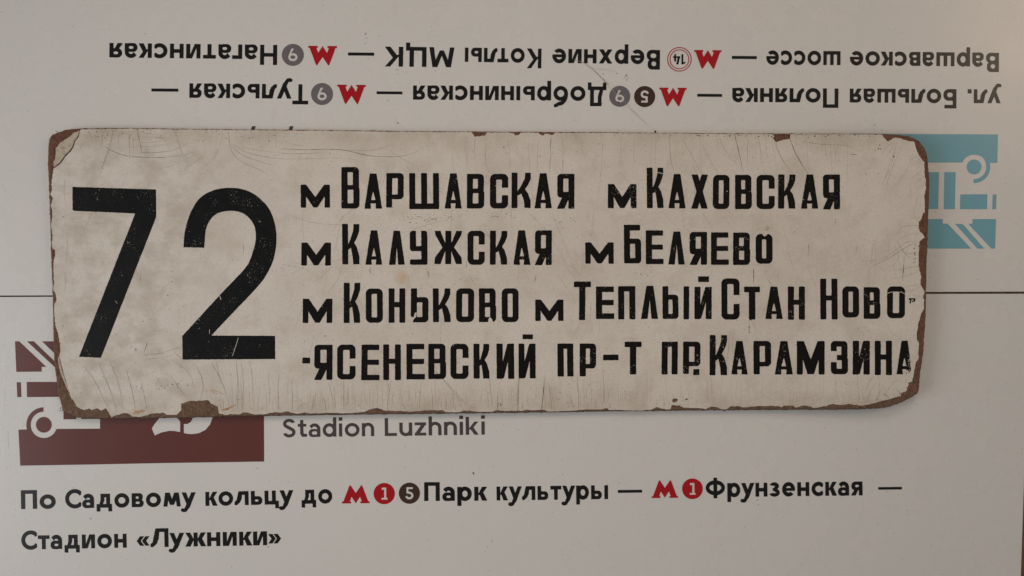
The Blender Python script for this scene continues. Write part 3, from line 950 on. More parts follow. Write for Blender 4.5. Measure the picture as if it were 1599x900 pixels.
PAINT = [(125.3,202.6),(122.7,213.3),(116.7,221.3),(114.5,229),(110,236),(102.7,243.3),(98,250),(93.3,256),(83.6,263.3),(82,275.3),(80,288.7),(81.4,296.7),(78.6,303.3),(82.4,310),(79.2,322),(81.6,330),(81.6,340),(79.6,350),(82.4,368),(80.9,380),(82.4,388.6),(86,390),(86,400),(83.6,408),(83.6,424),(84.4,440),
    (82.9,452),(87,460),(88.4,468),(84.8,478),(85,490),(86,506.7),(89.2,516),(91.6,527),(93.9,539),(94.4,549),(92.7,555.7),(96.4,572),(102,592),(106,605),(110.6,621),(115,626),(119.4,635),(131,641),(138.8,638),(143.8,640.6),(151.3,637.8),(157.5,641),
    (165.6,637.8),(170,645),(173.8,652),(177.5,650),(192.5,645.6),(200,646),(207.5,651),(221,651),(237.5,646),(256,645),(260,648),(276,648),(283,641),(282.5,631),(296,626.4),(317.5,625.8),(325,625),(330,630.6),(340,635),(342,646),
    (353.8,648.3),(362.5,647),(375,647.5),(380,644),(391,645.6),(397.5,647.5),(411,647.5),(421,645),(432.5,643.8),(437.5,645),(446.9,642.8),(458,645),(465.6,646.5),(475,644),(486,646),(516,645),(542.5,645.6),(568.8,643.5),(578,639.4),(589.4,637),
    (598.8,641),(617.5,642),(645.6,643),(664,641),(677.5,641),(692.5,641),(696,644),(717,644),(724,641.6),(733.8,641),(745,643.5),(767.5,643.5),(775,641),(790,642),(808.8,641.6),(816,641.6),(822,639.8),(829,641),(850,640),(855.6,642.8),(887.5,642),
    (915.6,639.8),(936,639.8),(947.5,637.5),(953,641),(968,640),(980,641),(1000,641.2),(1015.6,640.3),(1025,636),(1040,639.7),(1046.6,639.7),(1049.4,633),(1060.7,633),(1068,637),(1096,637.8),(1102,639.9),(1109.4,635.4),(1120.7,636),(1126.3,639.5),(1133.8,639.5),
    (1141,634.6),(1154.5,634.3),(1160,636.5),(1186,634),(1216.4,634.3),(1220,636),(1224,634),(1238,633.5),(1242.6,637),(1252,634),(1262.4,634.2),(1270.6,637.4),(1291.3,634.2),(1298,631),(1312,632.8),(1324,631),(1346.3,634),(1367,629.4),(1373.8,627.3),
    (1387.6,624),(1406.8,618.4),(1406,615),(1415,610.8),(1419,600.5),(1418,598.5),(1424.7,595),(1427.4,581.3),(1430,566),(1434.6,560.6),(1434.3,548),(1435.5,537.4),(1431.6,530.3),(1431.6,521.4),(1434.3,503.6),(1438.7,489.4),(1442.3,484),(1443,468),
    (1441.4,462.7),(1443.7,455.6),(1437,444),(1438.4,431.7),(1434.3,415.7),(1434.8,396),(1435.5,378.3),(1443.7,371),(1441.4,366.7),(1436.6,362.3),(1434.3,353.4),(1435,346.3),(1438.7,342.7),(1441.4,333),(1444,332),(1443.7,314),(1443.8,302.7),(1446,294),
    (1445.5,279.6),(1444,276.7),(1443.3,253.6),(1439.7,249.2),(1435.4,243.5),(1429.6,230.5),(1427.9,222),(1418,220.6),(1408,216.7),(1397.8,214.9),(1386.2,221.5),(1379,213.8),(1377.3,210.4),
    (1300,209.9),(1233.8,209.9),(1233.8,217.7),(1223.3,218.4),(1212,222.4),(1206.7,216),(1209.7,212.8),(1206,209.7),(1120,209.5),(1000,208.4),(900,207.7),(867,207.7),(863.9,210.7),(850.8,209.3),(848.5,212),(842,209.6),(841,207.5),(813.4,207.3),(809.6,211.4),(805,212),(802.6,209.3),
    (794.7,207.2),(759.7,207),(759.7,209),(757,212),(741.3,214),(737,206.9),(659,206.2),(540,205),(440,203.9),(260,202.3),(180,201.2)]
paint_loop = rough_loop(PAINT, 2.2, .32)
chip = rough_loop([(1049.5,626),(1051,623),(1054,622.4),(1057.5,622.8),(1058.6,625),(1056.5,627.6),(1053,628.6),(1050,628)], 2, .2)
bent_sheet(paint_loop, [chip], lambda x, y, d: WB(x, y, d), PTH*.9, M_enamel, 'enamel_face', board, 'cracked cream enamel face, yellowed and chipped at the rim', bottom=lambda x, y: WB(x, y, -PTH + .00003))
# flakes of under-layer left at two corners
fl = MB()
fl.poly(rough_loop([(124,204.6),(121.6,212.5),(115.6,220.6),(113.4,228.6),(109,235),(101.6,242.4),(97,249),(92,255),(84.2,261.6),(83.6,254),(86,246),(87.4,238),(86.7,233),(91.3,226.7),(95,222.5),(100,219),(105,216),(110,212.6),(115,208)],2,.25), WB, -.00022)
fl.build('enamel_flake', M_flake, board); fl = MB()
fl.poly(rough_loop([(92.4,556),(95.4,572),(100.5,590),(105,604),(109,615),(105,608),(99,594),(94.4,583),(91.8,571),(90,560)],2,.2), WB, -.00020)
fl.build('enamel_flake', M_flake, board)
# torn fibres at the rim
mb = MB()
for p in ([(92,208),(89.5,206),(86.6,204.6)],[(97,641),(93.5,642),(90.6,639.6)],[(96,636),(94,639),(92.4,637)],[(1130.5,640.4),(1131.6,642.6),(1133,640.6)],[(1304,639.8),(1304.6,642.4),(1305.4,640)],[(1444.6,510),(1447.4,510.6)],[(1450.6,269.4),(1452.2,270)],[(90,615),(88,614)],[(91.4,622),(89.6,623)]):
    ribbon(mb, p, 1.5, .7, lambda x, y, d: WB(x, y, -.0008+d), 0, 0, 2)
mb.build('torn_fibre', M_fibre, board)['kind'] = 'stuff'

# ------------------------------------------------------------------ cracks
DZC = .00006
deep = MB(); mid = MB(); hair = MB()
def C8(o, sc, pts): return [(o[0]+x/sc, o[1]+y/sc) for x, y in pts]
# traced: corner seam of the flake
ribbon(deep, [(122.9,210),(122.7,213.5),(116.7,221.5),(114.5,229),(110,236.3),(102.7,243.6),(98,250),(93.3,256.2),(83.6,263.3)], 1.0, 1.3, WB, DZC, .15, 2)
ribbon(deep, [(84.4,231),(84.9,238),(85.4,246)], 1.6, 1.2, WB, -.0002, .1, 2)
o1 = (60, 190)
for p, w in [([(1155,90),(1165,150),(1190,250),(1205,330),(1215,360)], .8), ([(770,290),(860,340),(960,385),(1060,412)], .6), ([(1100,405),(1250,420),(1500,425)], .45),
          ([(1190,250),(1330,245),(1500,215)], .5), ([(1200,295),(1350,292),(1500,270)], .45), ([(1215,362),(1380,365),(1500,340)], .45), ([(870,100),(860,180),(820,320),(770,470),(740,560)], .4),
          ([(770,100),(750,200),(715,320),(640,480)], .35), ([(1065,130),(1068,400)], .3), ([(1110,180),(1115,400)], .3), ([(945,120),(930,320)], .3), ([(800,120),(795,240)], .3),
          ([(1070,215),(1180,210)], .35), ([(1160,110),(1210,140),(1400,150)], .35), ([(1070,300),(1230,298)], .3), ([(1180,180),(1400,185),(1500,190)], .35)]:
    ribbon(mid if w > .5 else hair, smooth_pts(C8(o1, 7.5, p), 2), w, w*.7, WB, DZC, .12)
o1 = (0, 150)   # wide fan at the top, scale 3.333
for p, w in [([(905,175),(925,220),(945,290),(950,310)], .6), ([(565,280),(640,310),(740,322),(870,320),(960,308),(1040,285)], .6), ([(740,295),(830,297),(920,280),(985,240)], .5), ([(1190,170),(1192,260),(1230,330),(1320,370),(1420,420)], .55),
          ([(1200,255),(1260,310),(1330,335),(1420,362)], .6), ([(1210,250),(1290,300),(1400,320),(1500,330)], .55), ([(1240,260),(1340,285),(1500,300)], .45), ([(860,375),(950,340),(1040,290)], .4),
          ([(960,380),(1040,330),(1070,290)], .35), ([(1160,185),(1150,250),(1120,310)], .4), ([(1125,200),(1125,290)], .4), ([(1050,380),(1110,330),(1140,270)], .35), ([(530,180),(535,270)], .4), ([(585,180),(580,260),(540,350),(520,420)], .4),
          ([(500,185),(500,290)], .3), ([(670,185),(675,330)], .3), ([(690,180),(695,310)], .3), ([(340,430),(330,500),(350,590)], .35), ([(1390,185),(1400,250)], .5), ([(1435,190),(1440,250)], .4),
          ([(380,610),(300,640),(270,690)], .3), ([(350,730),(350,800),(345,880)], .45), ([(480,610),(440,700),(400,760)], .3)]:
    ribbon(mid if w > .5 else hair, smooth_pts(C8(o1, 3.3333, p), 2), w, w*.7, WB, DZC, .15)
o1 = (440, 200)
for p, w in [([(0,105),(120,110),(260,105),(340,115),(430,140),(540,145),(610,142),(680,118)], .8), ([(0,130),(140,128),(200,122)], .55), ([(0,155),(150,155),(280,148),(420,165)], .45), ([(330,110),(440,115),(520,95),(555,75)], .5),
          ([(540,115),(620,165),(680,195)], .4), ([(0,60),(60,85),(120,90)], .35), ([(1345,45),(1340,120)], .8), ([(1345,120),(1335,220)], .6), ([(1280,60),(1275,210)], .5), ([(965,50),(960,150)], .45), ([(1020,55),(1015,185),(1035,220)], .45),
          ([(1130,60),(1140,150),(1135,210)], .4), ([(1230,70),(1240,230),(1260,420)], .35), ([(1400,60),(1415,110),(1395,240)], .35), ([(850,130),(860,230)], .35), ([(930,80),(925,220)], .35), ([(520,500),(600,530),(700,490),(900,440)], .3),
          ([(20,670),(180,690),(350,640),(600,530)], .35), ([(0,680),(110,700),(160,730)], .35), ([(230,830),(290,740),(300,690)], .35), ([(1200,690),(1340,640)], .3), ([(1380,600),(1440,730),(1500,790)], .35), ([(1350,430),(1420,600),(1480,740)], .35),
          ([(580,590),(600,560),(640,520)], .3), ([(850,400),(845,510)], .3), ([(1110,330),(1150,420),(1150,560)], .35), ([(1230,420),(1310,500)], .3), ([(0,420),(130,470),(280,490),(420,450)], .35), ([(250,520),(310,430),(420,380)], .3)]:
    ribbon(deep if w >= .8 else mid if w > .5 else hair, smooth_pts(C8(o1, 3.198, p), 2), w, w*.7, WB, DZC, .15)
o1 = (890, 200)
for p, w in [([(822,30),(840,110),(865,220)], 1.0), ([(1100,60),(1130,140),(1190,230)], .9), ([(1020,70),(1060,160),(1110,230)], .6), ([(740,30),(770,110),(830,180)], .45), ([(565,60),(610,140),(650,220),(740,330)], .5), ([(650,50),(690,150),(760,260),(800,320)], .4),
          ([(500,30),(497,150),(530,250)], .55), ([(430,30),(425,200)], .35), ([(320,40),(318,200)], .35), ([(250,40),(255,110),(245,220)], .35), ([(165,30),(160,200),(130,420)], .35), ([(940,40),(955,130),(960,200)], .5), ([(890,40),(885,150)], .4), ([(975,40),(985,160)], .35),
          ([(1160,70),(1290,85),(1370,85),(1415,102)], .6), ([(1400,130),(1435,135)], .9), ([(1320,60),(1325,140)], .4), ([(1260,40),(1258,150)], .35), ([(1200,50),(1205,120)], .35), ([(1500,680),(1515,580),(1540,540)], .5), ([(1450,665),(1530,665),(1599,640)], .5),
          ([(1500,690),(1480,790)], .4), ([(470,430),(600,560)], .25), ([(660,420),(720,520)], .3), ([(760,440),(830,520)], .35), ([(860,680),(1020,690)], .3), ([(0,680),(60,740)], .3), ([(120,400),(110,560)], .3), ([(800,610),(930,650),(1020,650)], .3)]:
    ribbon(deep if w >= .8 else mid if w > .5 else hair, smooth_pts(C8(o1, 3.198, p), 2), w, w*.7, WB, DZC, .15)
o1 = (1380, 300)  # right edge swirl, scale 5.62
for p, w in [([(305,296),(220,295),(140,315)], .6), ([(310,375),(250,365),(180,390),(120,420)], .45), ([(300,440),(200,430),(120,500),(0,580)], .5), ([(260,450),(160,505),(60,575),(-120,660)], .7), ([(120,430),(150,500),(200,560),(265,590)], .6), ([(290,535),(220,545),(160,505)], .5),
          ([(135,540),(120,600),(70,665)], .5), ([(303,656),(230,660),(160,680),(60,690)], .5), ([(300,700),(180,745),(60,760)], .45), ([(315,810),(250,820),(180,840)], .5), ([(320,835),(270,860),(180,880)], .45), ([(240,230),(330,225)], .4), ([(300,10),(280,130),(250,240)], .3)]:
    ribbon(mid if w > .5 else hair, smooth_pts(C8(o1, 5.62, p), 2), w, w*.7, WB, DZC, .1)
ribbon(deep, C8((1380,300), 5.62, [(176,640),(170,700),(166,780)]), 1.4, .6, WB, DZC, .1)
ribbon(deep, C8((1380,300), 5.62, [(180,560),(176,640)]), .5, .5, WB, DZC, .1)
o1 = (1340, 190)
for p, w in [([(420,230),(400,300),(380,400),(330,540),(270,650),(210,680)], .4), ([(480,270),(430,350),(380,480),(340,600),(270,730)], .4), ([(360,230),(280,310),(230,390)], .4), ([(400,220),(340,330),(300,380)], .35), ([(90,150),(100,210),(150,310)], .4), ([(640,430),(590,470),(570,500)], .35),
          ([(690,540),(620,570),(550,640)], .4), ([(700,600),(640,640),(590,710)], .35), ([(620,350),(570,390)], .35), ([(640,380),(560,410)], .35), ([(700,690),(650,700)], .35), ([(180,120),(170,320)], .2), ([(660,480),(640,510)], .35)]:
    ribbon(hair, smooth_pts(C8(o1, 6.92, p), 2), w, w*.7, WB, DZC, .15)
for p, w in [([(1580,100),(1380,100)], .1)]: pass
o1 = (1250, 540)
for p, w in [([(1145,560),(1110,520),(1080,480)], .7), ([(1010,600),(970,560),(920,540)], .7), ([(855,630),(860,590),(920,640)], .5), ([(740,520),(760,440),(830,340)], .6), ([(730,660),(800,500),(860,420)], .45), ([(860,610),(940,450)], .4), ([(980,530),(1040,420),(1120,380)], .4), ([(660,640),(670,570)], .6)]:
    ribbon(mid if w > .45 else hair, smooth_pts(C8(o1, 7.27, p), 2), w, w*.7, WB, DZC, .12)
o1 = (0, 420)   # lower left drapes
for p, w in [([(440,510),(500,590),(550,700),(575,740)], .6), ([(515,490),(570,620),(610,745)], .6), ([(575,490),(625,610),(640,740)], .6), ([(655,520),(690,640),(705,740)], .65), ([(735,590),(760,700),(765,735)], .55), ([(885,550),(930,620),(970,670)], .55), ([(745,445),(820,445),(900,420),(945,408)], .55),
          ([(755,470),(830,465),(900,450)], .45), ([(905,425),(930,460),(960,475)], .5), ([(890,470),(990,540),(1010,620)], .45), ([(1020,500),(1065,600),(1040,690)], .6), ([(1100,490),(1160,590),(1195,720)], .6), ([(1125,480),(1150,600)], .5), ([(1230,480),(1240,600),(1235,730)], .65), ([(1255,490),(1270,600),(1262,740)], .5),
          ([(330,0),(345,60),(330,150)], .4), ([(700,480),(660,540)], .3), ([(300,450),(330,560)], .5), ([(1300,480),(1320,600),(1310,700)], .5), ([(430,30),(400,80)], .3), ([(740,590),(730,660)], .3)]:
    ribbon(mid if w > .5 else hair, smooth_pts(C8(o1, 3.3333, p), 2), w, w*.7, WB, DZC, .15)
# families of fine vertical cracks along the lower rim
x = 336.0
while x < 1400:
    y1 = 645 - (x-336)*.010 - random.uniform(0, 3)
    ln = random.choice([random.uniform(8, 26), random.uniform(20, 62)]); y1 -= random.choice([0, 0, random.uniform(2, 14)])
    lean = random.uniform(-4, 4) + (4 if 720 < x < 900 else 0)
    p = [(x, y1), (x - lean*.3 + random.uniform(-1, 1), y1 - ln*.35), (x - lean*.7, y1 - ln*.7), (x - lean + random.uniform(-1.5, 1.5), y1 - ln)]
    w = random.choice([.22, .28, .34, .42, .62]) if x < 1000 else random.choice([.18, .24, .32])
    ribbon(mid if w > .6 else hair, smooth_pts(p, 2), w, w*.5, WB, DZC, .22, 3)
    if random.random() < .35:
        a = p[1]; ribbon(hair, [a, (a[0]+random.uniform(3, 9)*random.choice((-1, 1)), a[1]-random.uniform(-4, 6))], .35, .2, WB, DZC, .2, 2)
    x += random.choice([random.uniform(1.8, 5), random.uniform(3, 10)])
for p, w in [([(808,645),(810,600),(812,560)], .9), ([(845,643),(849,610),(850,585)], .8), ([(777,640),(778,610)], .8), ([(846,643),(850,590)], .6), ([(735,640),(700,600),(660,562)], .45), ([(720,628),(690,590),(655,560)], .45), ([(604,645),(608,610),(612,590)], .6), ([(513,598),(519,620),(521,640)], .55)]:
    ribbon(deep if w >= .8 else mid, smooth_pts(p, 1), w, w*.6, WB, DZC, .2)
# long faint ones wandering through the field
for k in range(70):
    x = random.uniform(470, 1430); y = random.uniform(215, 560)
    a = random.gauss(math.pi/2, .35); ln = random.uniform(20, 75); cv = random.gauss(0, .004)
    p = []
    for j in range(6):
        p.append((x, y)); x += math.cos(a)*ln/5; y += math.sin(a)*ln/5; a += cv*ln/5 + random.gauss(0, .06)
        if x < 100 or x > 1425 or y > 630: break
    if len(p) > 2: ribbon(hair, p, .28, .2, WB, DZC, .1)
x = 690.0
while x < 1345:
    y0_ = 205.5 + (x-480)*.0045
    ln = random.choice([random.uniform(5, 20), random.uniform(25, 90)])
    ribbon(hair, smooth_pts([(x, y0_), (x + random.uniform(-2, 2), y0_+ln*.5), (x + random.uniform(-1, 6), y0_+ln)], 1), .26, .2, WB, DZC, .15)
    x += random.choice([random.uniform(4, 12), random.uniform(15, 45)])
# short horizontal nicks down the left rim and right rim
for k in range(26):
    y = random.uniform(280, 600); x = 82 + max(0, (y-500)*.15)
    ribbon(hair, [(x, y), (x + random.uniform(3, 9), y + random.uniform(-2, 2))], .4, .2, WB, DZC, .2)
for k in range(34):
    y = random.uniform(235, 600); ribbon(hair, [(1440 - max(0, (y-540)*.2), y), (1440 - random.uniform(5, 14), y + random.uniform(-4, 3))], .35, .2, WB, DZC, .2, 3)
def stuff(o): o['kind'] = 'stuff'
stuff(deep.build('deep_crack', M_crack_dark, board)); stuff(mid.build('paint_crack', M_crack, board)); stuff(hair.build('hairline_crack', M_hair, board))

# marks on the enamel
mb = MB()
for x, y, r, a in [(1373.5,227,1.1,.8),(1372,232.4,1.3,1.0),(1375,232.6,1.0,.9),(1395.8,244.6,1.5,1.0),(1352,272.5,.9,1),(1257,219.5,1.3,.4),(1304.6,347.5,1.6,.4),(1305,343,1.0,.5),(711,546,1.0,1),(475.3,533.5,.7,1),(507.5,525,1.0,1),(519.8,531.6,.9,1),(782,632.5,2.0,.5),(560.6,633,.9,1),(644.6,521.5,1.2,.5),(537.6,604,.6,1),(787,230,1.0,1.3),(935,225,.8,1),(874.6,613,.8,1),(1072,623.6,1.2,2.2),(976,612,1.3,.5),(978,616,.9,.6),(269,424,.8,1),(264.6,483,1.0,.6),(262,461.6,1.2,1.0),(211.5,545.5,1.1,.9),(98.5,509.4,.8,1),(99,339,.8,1),(151,206,.9,1),(191,209,.8,1),(153,214,1.0,1),(1131.6,641.6,1.3,.9),(1240,273,.7,1)]:
    blot(mb, x, y, r, WB, DZC*1.5, a)
for k in range(150):
    blot(mb, random.uniform(85, 1435), random.uniform(210, 635), random.uniform(.2, .55), WB, DZC*1.5)
for k in range(70):   # along the rims dirt gathers
    blot(mb, random.uniform(120, 480), 204 + abs(random.gauss(0, 9)), random.uniform(.3, .7), WB, DZC*1.5, 1.4)
for k in range(60):
    x = random.uniform(1040, 1360); blot(mb, x, 211.5 + abs(random.gauss(0, 1.4)), random.uniform(.3, .9), WB, DZC*1.5, 1.5)
for p, w in [([(230,535),(227,545),(225,551)], .8), ([(1176.5,420),(1177,430),(1176.5,443)], 1.2), ([(1169.5,508),(1170.5,514)], 1.0), ([(1263,379),(1262,401)], .6), ([(577.5,418),(578.5,428)], .8), ([(668.6,423),(668.6,435)], .7), ([(728,408),(728.5,420)], .7), ([(836,438),(837,430)], .7), ([(835,441),(835,436)], .7), ([(922,363),(924,370)], .6), ([(380,382),(380,396)], .7), ([(219.6,430),(219.4,441)], .6), ([(1337,385),(1338,393)], .5)]:
    ribbon(mb, p, w, w*.5, WB, DZC*1.5, .2, 2)
# transfer smears of black between the rows
for cx_, cy_, n_ in [(665, 342, 34), (770, 336, 22), (880, 345, 16), (640, 341, 14), (250, 604, 16), (268, 600, 14), (730, 437, 10), (1420, 400, 22), (1010, 430, 6), (1330, 600, 8), (1170, 500, 12), (310, 330, 8)]:
    for k in range(n_):
        xx = cx_ + random.gauss(0, 20 if n_ > 15 else 9); yy = cy_ + random.gauss(0, 3)
        if cx_ == 1420: xx = 1428 + random.gauss(0, .8); yy = random.uniform(378, 412)
        if cx_ == 1170: xx = 1170 + random.gauss(0, 1); yy = random.uniform(495, 520)
        blot(mb, xx, yy, random.uniform(.2, .6), WB, DZC*1.5, random.uniform(1, 3))
stuff(mb.build('black_specks', M_tar, board))
# rust coloured scuffs
for pts, w in (([(207,646.6),(212,644.6),(218,642.8),(227.5,641)], 4.6), ([(346,640.4),(352,640),(360,636.4),(368,631.6)], 4.0)):
    mb = MB(); ribbon(mb, pts, w, w*.8, WB, DZC*1.8, .35, 1.6)
    for k in range(7): blot(mb, pts[1][0] + random.gauss(0, 8), pts[1][1] + random.gauss(-1, 2.4), random.uniform(.3, .7), WB, DZC*1.8, 1.6)
    mb.build('rust_scuff', M_rust, board)
mb = MB()
for k in range(22): blot(mb, 332 + random.gauss(0, 8), 611 + random.gauss(0, 2.2), random.uniform(.25, .9), WB, DZC*1.8, 1.8)
for k in range(6): blot(mb, 1073 + random.gauss(0, 2), 363 + random.gauss(0, 2.2), random.uniform(.4, .9), WB, DZC*1.8, 1.2)
for k in range(5): blot(mb, 211.5 + random.gauss(0, 1), 546 + random.gauss(0, 1.2), random.uniform(.4, .9), WB, DZC*1.8, 1.2)
stuff(mb.build('rust_specks', M_rust, board))

# a little lump of old glue above the last O of the second line
bm = bmesh.new()
bmesh.ops.create_icosphere(bm, subdivisions=3, radius=1)
x0_, y0_, z0_ = WB(1197.8, 356.8)
for v in bm.verts:
    r_ = 1 + .18*math.sin(v.co.x*5+1)*math.cos(v.co.y*4) + random.uniform(-.05, .05)
    v.co = Vector((v.co.x*r_*2.6*S + x0_, v.co.y*r_*3.6*S + y0_, v.co.z*.0012 + z0_))
me = bpy.data.meshes.new('paint_blister'); bm.to_mesh(me); bm.free(); me.materials.append(M_flake); me.shade_smooth()
o = bpy.data.objects.new('paint_blister', me); COL.objects.link(o); o.parent = board

# ------------------------------------------------------------------ the big number
DZL = .00009
def specks(F, xs, h, lvl, cell=.9, edge=.35):
    n1 = smooth_noise(F.shape, cell / h); n2 = smooth_noise(F.shape, 14 / h)
    F = F + (smooth_noise(F.shape, 2.2 / h) - .5) * edge * 2
    thr = .985 - lvl * np.clip((n2 - .45) * 3.2, 0, 1) * .22
    return np.maximum(F, (n1 - thr) * 6)
SEVEN = [(113,292),(243.6,296),(244,339),(157.5,559),(123.2,557.4),(211,333.6),(115.4,329.6),(113.2,327.5)]
def digit(field, x0, x1, y0, y1, label, extra):
    h = .40
    xs, ys, GX, GY = grid(x0, x1, y0, y1, h)
    F = field(GX, GY)
    F = specks(F, xs, h, .55, .8, .22)
    for p, w in extra: F = CUT(F, dline(GX, GY, p, w))
    mb = MB(); march(F, xs, ys, mb, WB, DZL)
    mb.build('number_digit', M_black_num, board, label)
digit(lambda x, y: dpoly(x, y, SEVEN), 108, 250, 287, 564, 'big black painted digit 7', [([(186,512),(188,508)], .7), ([(180,470),(183,474)], .6)])
out2 = [(286.6,386.6),(287.4,366),(292.5,345),(299,328),(309,312),(320,303),(333,297),(346,294.2),(360,293.2),(375,294.6),(390,299),(404,308),(417,321),(424.5,334),(429,348),(431.6,362),(432,375),(430.6,390),(427.5,405),(421.5,420),(411,438),(396,455),(375,477),(352,501),(330,524.2),
        (429.6,524.6),(429.8,561),(285,561.8),(284.6,525),(300,508),(322,484),(345,459),(366,437),(382.5,420),(390,408),(396,390),(399,378),(399.8,366),(397.6,354),(393,345),(386.5,338),(378,332.4),(369,330),(360,329.4),(349,330.4),(339,333.4),(331,339.6),(325.5,348),(321.8,357),(320.2,368),(319,387)]
out2 = smooth_pts(out2[:24], 2) + out2[24:28] + smooth_pts(out2[28:], 2)
digit(lambda x, y: dpoly(x, y, out2), 280, 436, 288, 566, 'big black painted digit 2', [([(372,528),(368,541),(363,556)], .8), ([(343,462),(345,468)], 1.0), ([(327,515),(327,521)], .9)])

# ------------------------------------------------------------------ hand painted lettering (y is down here)
def hand(ch, x, y, w, h, t, s):
    rr = 1.3
    B = lambda a, b_, c, d, r=rr: dbox(x, y, a, b_, c, d, r)
    R = min(w*.30, 8)
    if ch == 'О':
        return CUT(B(0,0,w,h,R), B(t,s,w-t,h-s,1.6))
    if ch == 'С':
        g = CUT(B(0,0,w,h,R), B(t,s,w-t,h-s,2.0))
        return CUT(g, dbox(x,y,w-t-1.2,h*.40,w+3,h*.62,.6))
    if ch == 'В':
        g = U(U(B(0,0,w*.97,h*.56,R*.8), B(0,h*.44,w,h,R*.85)), B(0,0,t,h))
        return CUT(CUT(g, B(t,s*.95,w*.97-t,h*.49-s*.42,1.4)), B(t,h*.49+s*.42,w-t,h-s*.95,1.4))
    if ch == 'Р':
        return CUT(U(U(B(0,0,w,h*.76,R*.8), B(0,0,t,h)), B(0,0,w*.5,t)), B(t,s*.95,w-t,h*.76-s*.85,1.2))
    if ch == 'Я':
        g = CUT(U(B(0,0,w,h*.68,R*.7), B(w-t,0,w,h)), B(t,s*.9,w-t,h*.66-s*.95,1.2))
        return U(g, dpoly(x,y,[(w*.42,h*.55),(w*.80,h*.55),(t*1.15,h),(.3,h-.3)]) - .4)
    if ch == 'А':
        g = dpoly(x,y,[(w*.33,.6),(w*.67,.6),(w-.6,h-.6),(w-t*.98,h-.6),(w*.68,h*.84),(w*.32,h*.84),(t*.98,h-.6),(.6,h-.6)]) - .6
        g = CUT(g, dpoly(x,y,[(w*.50,h*.52),(w*.39,h*.75),(w*.61,h*.75)]) - .5)
        return g
    if ch == 'Л':
        return dpoly(x,y,[(w*.33,.6),(w*.69,.6),(w-.6,h-.6),(w-t*1.02,h-.6),(w*.51,h*.28),(t*1.02,h-.6),(.6,h-.6)]) - .6
    if ch == 'Ш':
        return U(U(B(0,0,t,h), B(w-t,0,w,h)), U(B(w/2-t/2,0,w/2+t/2,h), B(0,h-s*1.08,w,h)))
    if ch == 'м':
        return U(U(B(0,0,t,h,1.0), B(w-t,0,w,h,1.0)), dpoly(x,y,[(.5,.6),(t*1.05,.6),(w*.5,h*.56),(w-t*1.05,.6),(w-.5,.6),(w-t*.6,h*.34),(w*.5+t*.36,h-.8),(w*.5-t*.36,h-.8),(t*.6,h*.34)]) - .4)
    if ch == 'М':
        return U(U(B(0,0,t*.98,h), B(w-t*.98,0,w,h)), dpoly(x,y,[(.5,.6),(t*1.15,.6),(w*.5,h*.58),(w-t*1.15,.6),(w-.5,.6),(w-t*.6,h*.3),(w*.5+t*.5,h-.8),(w*.5-t*.5,h-.8),(t*.6,h*.3)]) - .3)
    if ch == 'К':
        g = B(0,0,t,h)
        g = U(g, dpoly(x,y,[(t*.8,h*.60),(w*.50,h*.38),(w-t*.98,h*.16),(w-t*.92,.5),(w-.4,.5),(w-.5,h*.17),(w*.86,h*.33),(w*.68,h*.47),(w*.84,h*.58),(w-.6,h*.80),(w-.3,h-.5),(w-t,h-.5),(w-t*1.12,h*.80),(w*.52,h*.58),(t*.8,h*.66)]) - .35)
        return g
    if ch == 'У':
        g = CUT(B(0,0,w,h*.60,R*.6), dbox(x,y,t,-6,w-t,h*.60-s*.95,1.5))
        return U(U(g, B(w-t,0,w,h,R*.5)), CUT(B(0,h-s*1.0,w,h,2.2), B(-1,-9,-1,-9)))
    if ch == 'Ж':
        c = w/2; g = B(c-t*.5,0,c+t*.5,h); xx = np.abs(x-c)
        q_ = dpoly(xx,y,[(0,h*.36),(w*.12,h*.38),(c-t*.95,.5),(c-.5,.5),(c-1.5,h*.12),(w*.20,h*.50),(c-1.2,h*.80),(c-.3,h-.5),(c-t,h-.5),(w*.12,h*.60),(0,h*.62)]) - .3
        return U(g, q_)
    if ch == 'Х':
        return U(dpoly(x,y,[(.4,.5),(t,.5),(w-.4,h-.5),(w-t,h-.5)]), dpoly(x,y,[(w-.4,.5),(w-t,.5),(.4,h-.5),(t,h-.5)])) - .4
    if ch == 'Н': return U(U(B(0,0,t,h), B(w-t,0,w,h)), dbox(x,y,1,h*.47-s*.45,w-1,h*.47+s*.5))
    if ch == 'Ь': return CUT(U(B(0,0,t,h), U(B(0,h*.26,w,h,R*.75), B(0,h-s,w*.5,h))), B(t,h*.26+s*.95,w-t,h-s*.95,1.4))
    if ch == 'Б': return CUT(U(U(B(0,0,t,h), B(0,0,w*.95,s*1.05)), U(B(0,h*.36,w,h,R*.75), B(0,h-s,w*.5,h))), B(t,h*.36+s*.95,w-t,h-s*.95,1.4))
    if ch == 'Е': return U(U(B(0,0,t,h), B(0,0,w*.97,s*1.0,.8)), U(B(0,h*.5-s*.5,w*.96,h*.5+s*.45,.8), B(0,h-s*1.0,w,h,.8)))
    if ch == 'Т': return U(B(0,0,w,s*1.02,1.0), B(w/2-t*.52,0,w/2+t*.52,h))
    if ch == 'П': return U(U(B(0,0,t,h), B(w-t,0,w,h)), B(0,0,w,s*.95))
    if ch == 'И': return U(U(B(0,0,t,h), B(w-t,0,w,h)), dpoly(x,y,[(t*.7,h-1.0),(t*1.15,h-1.0),(w-t*.6,h*.22),(w-t*.6,.8),(w-t*1.1,.8),(t*.7,h*.74)]))
    if ch == 'З':
        g = CUT(U(B(0,0,w*.98,h*.56,R*.8), B(0,h*.44,w,h,R*.85)), B(t*.95,s,w*.98-t,h*.5-s*.48,1.3))
        g = CUT(g, B(t*.95,h*.5+s*.48,w-t,h-s,1.3))
        return CUT(g, dbox(x,y,-5,h*.30,t*.98+.4,h*.64,.3))
    if ch in '-.=': return B(0,0,w,h,.8)
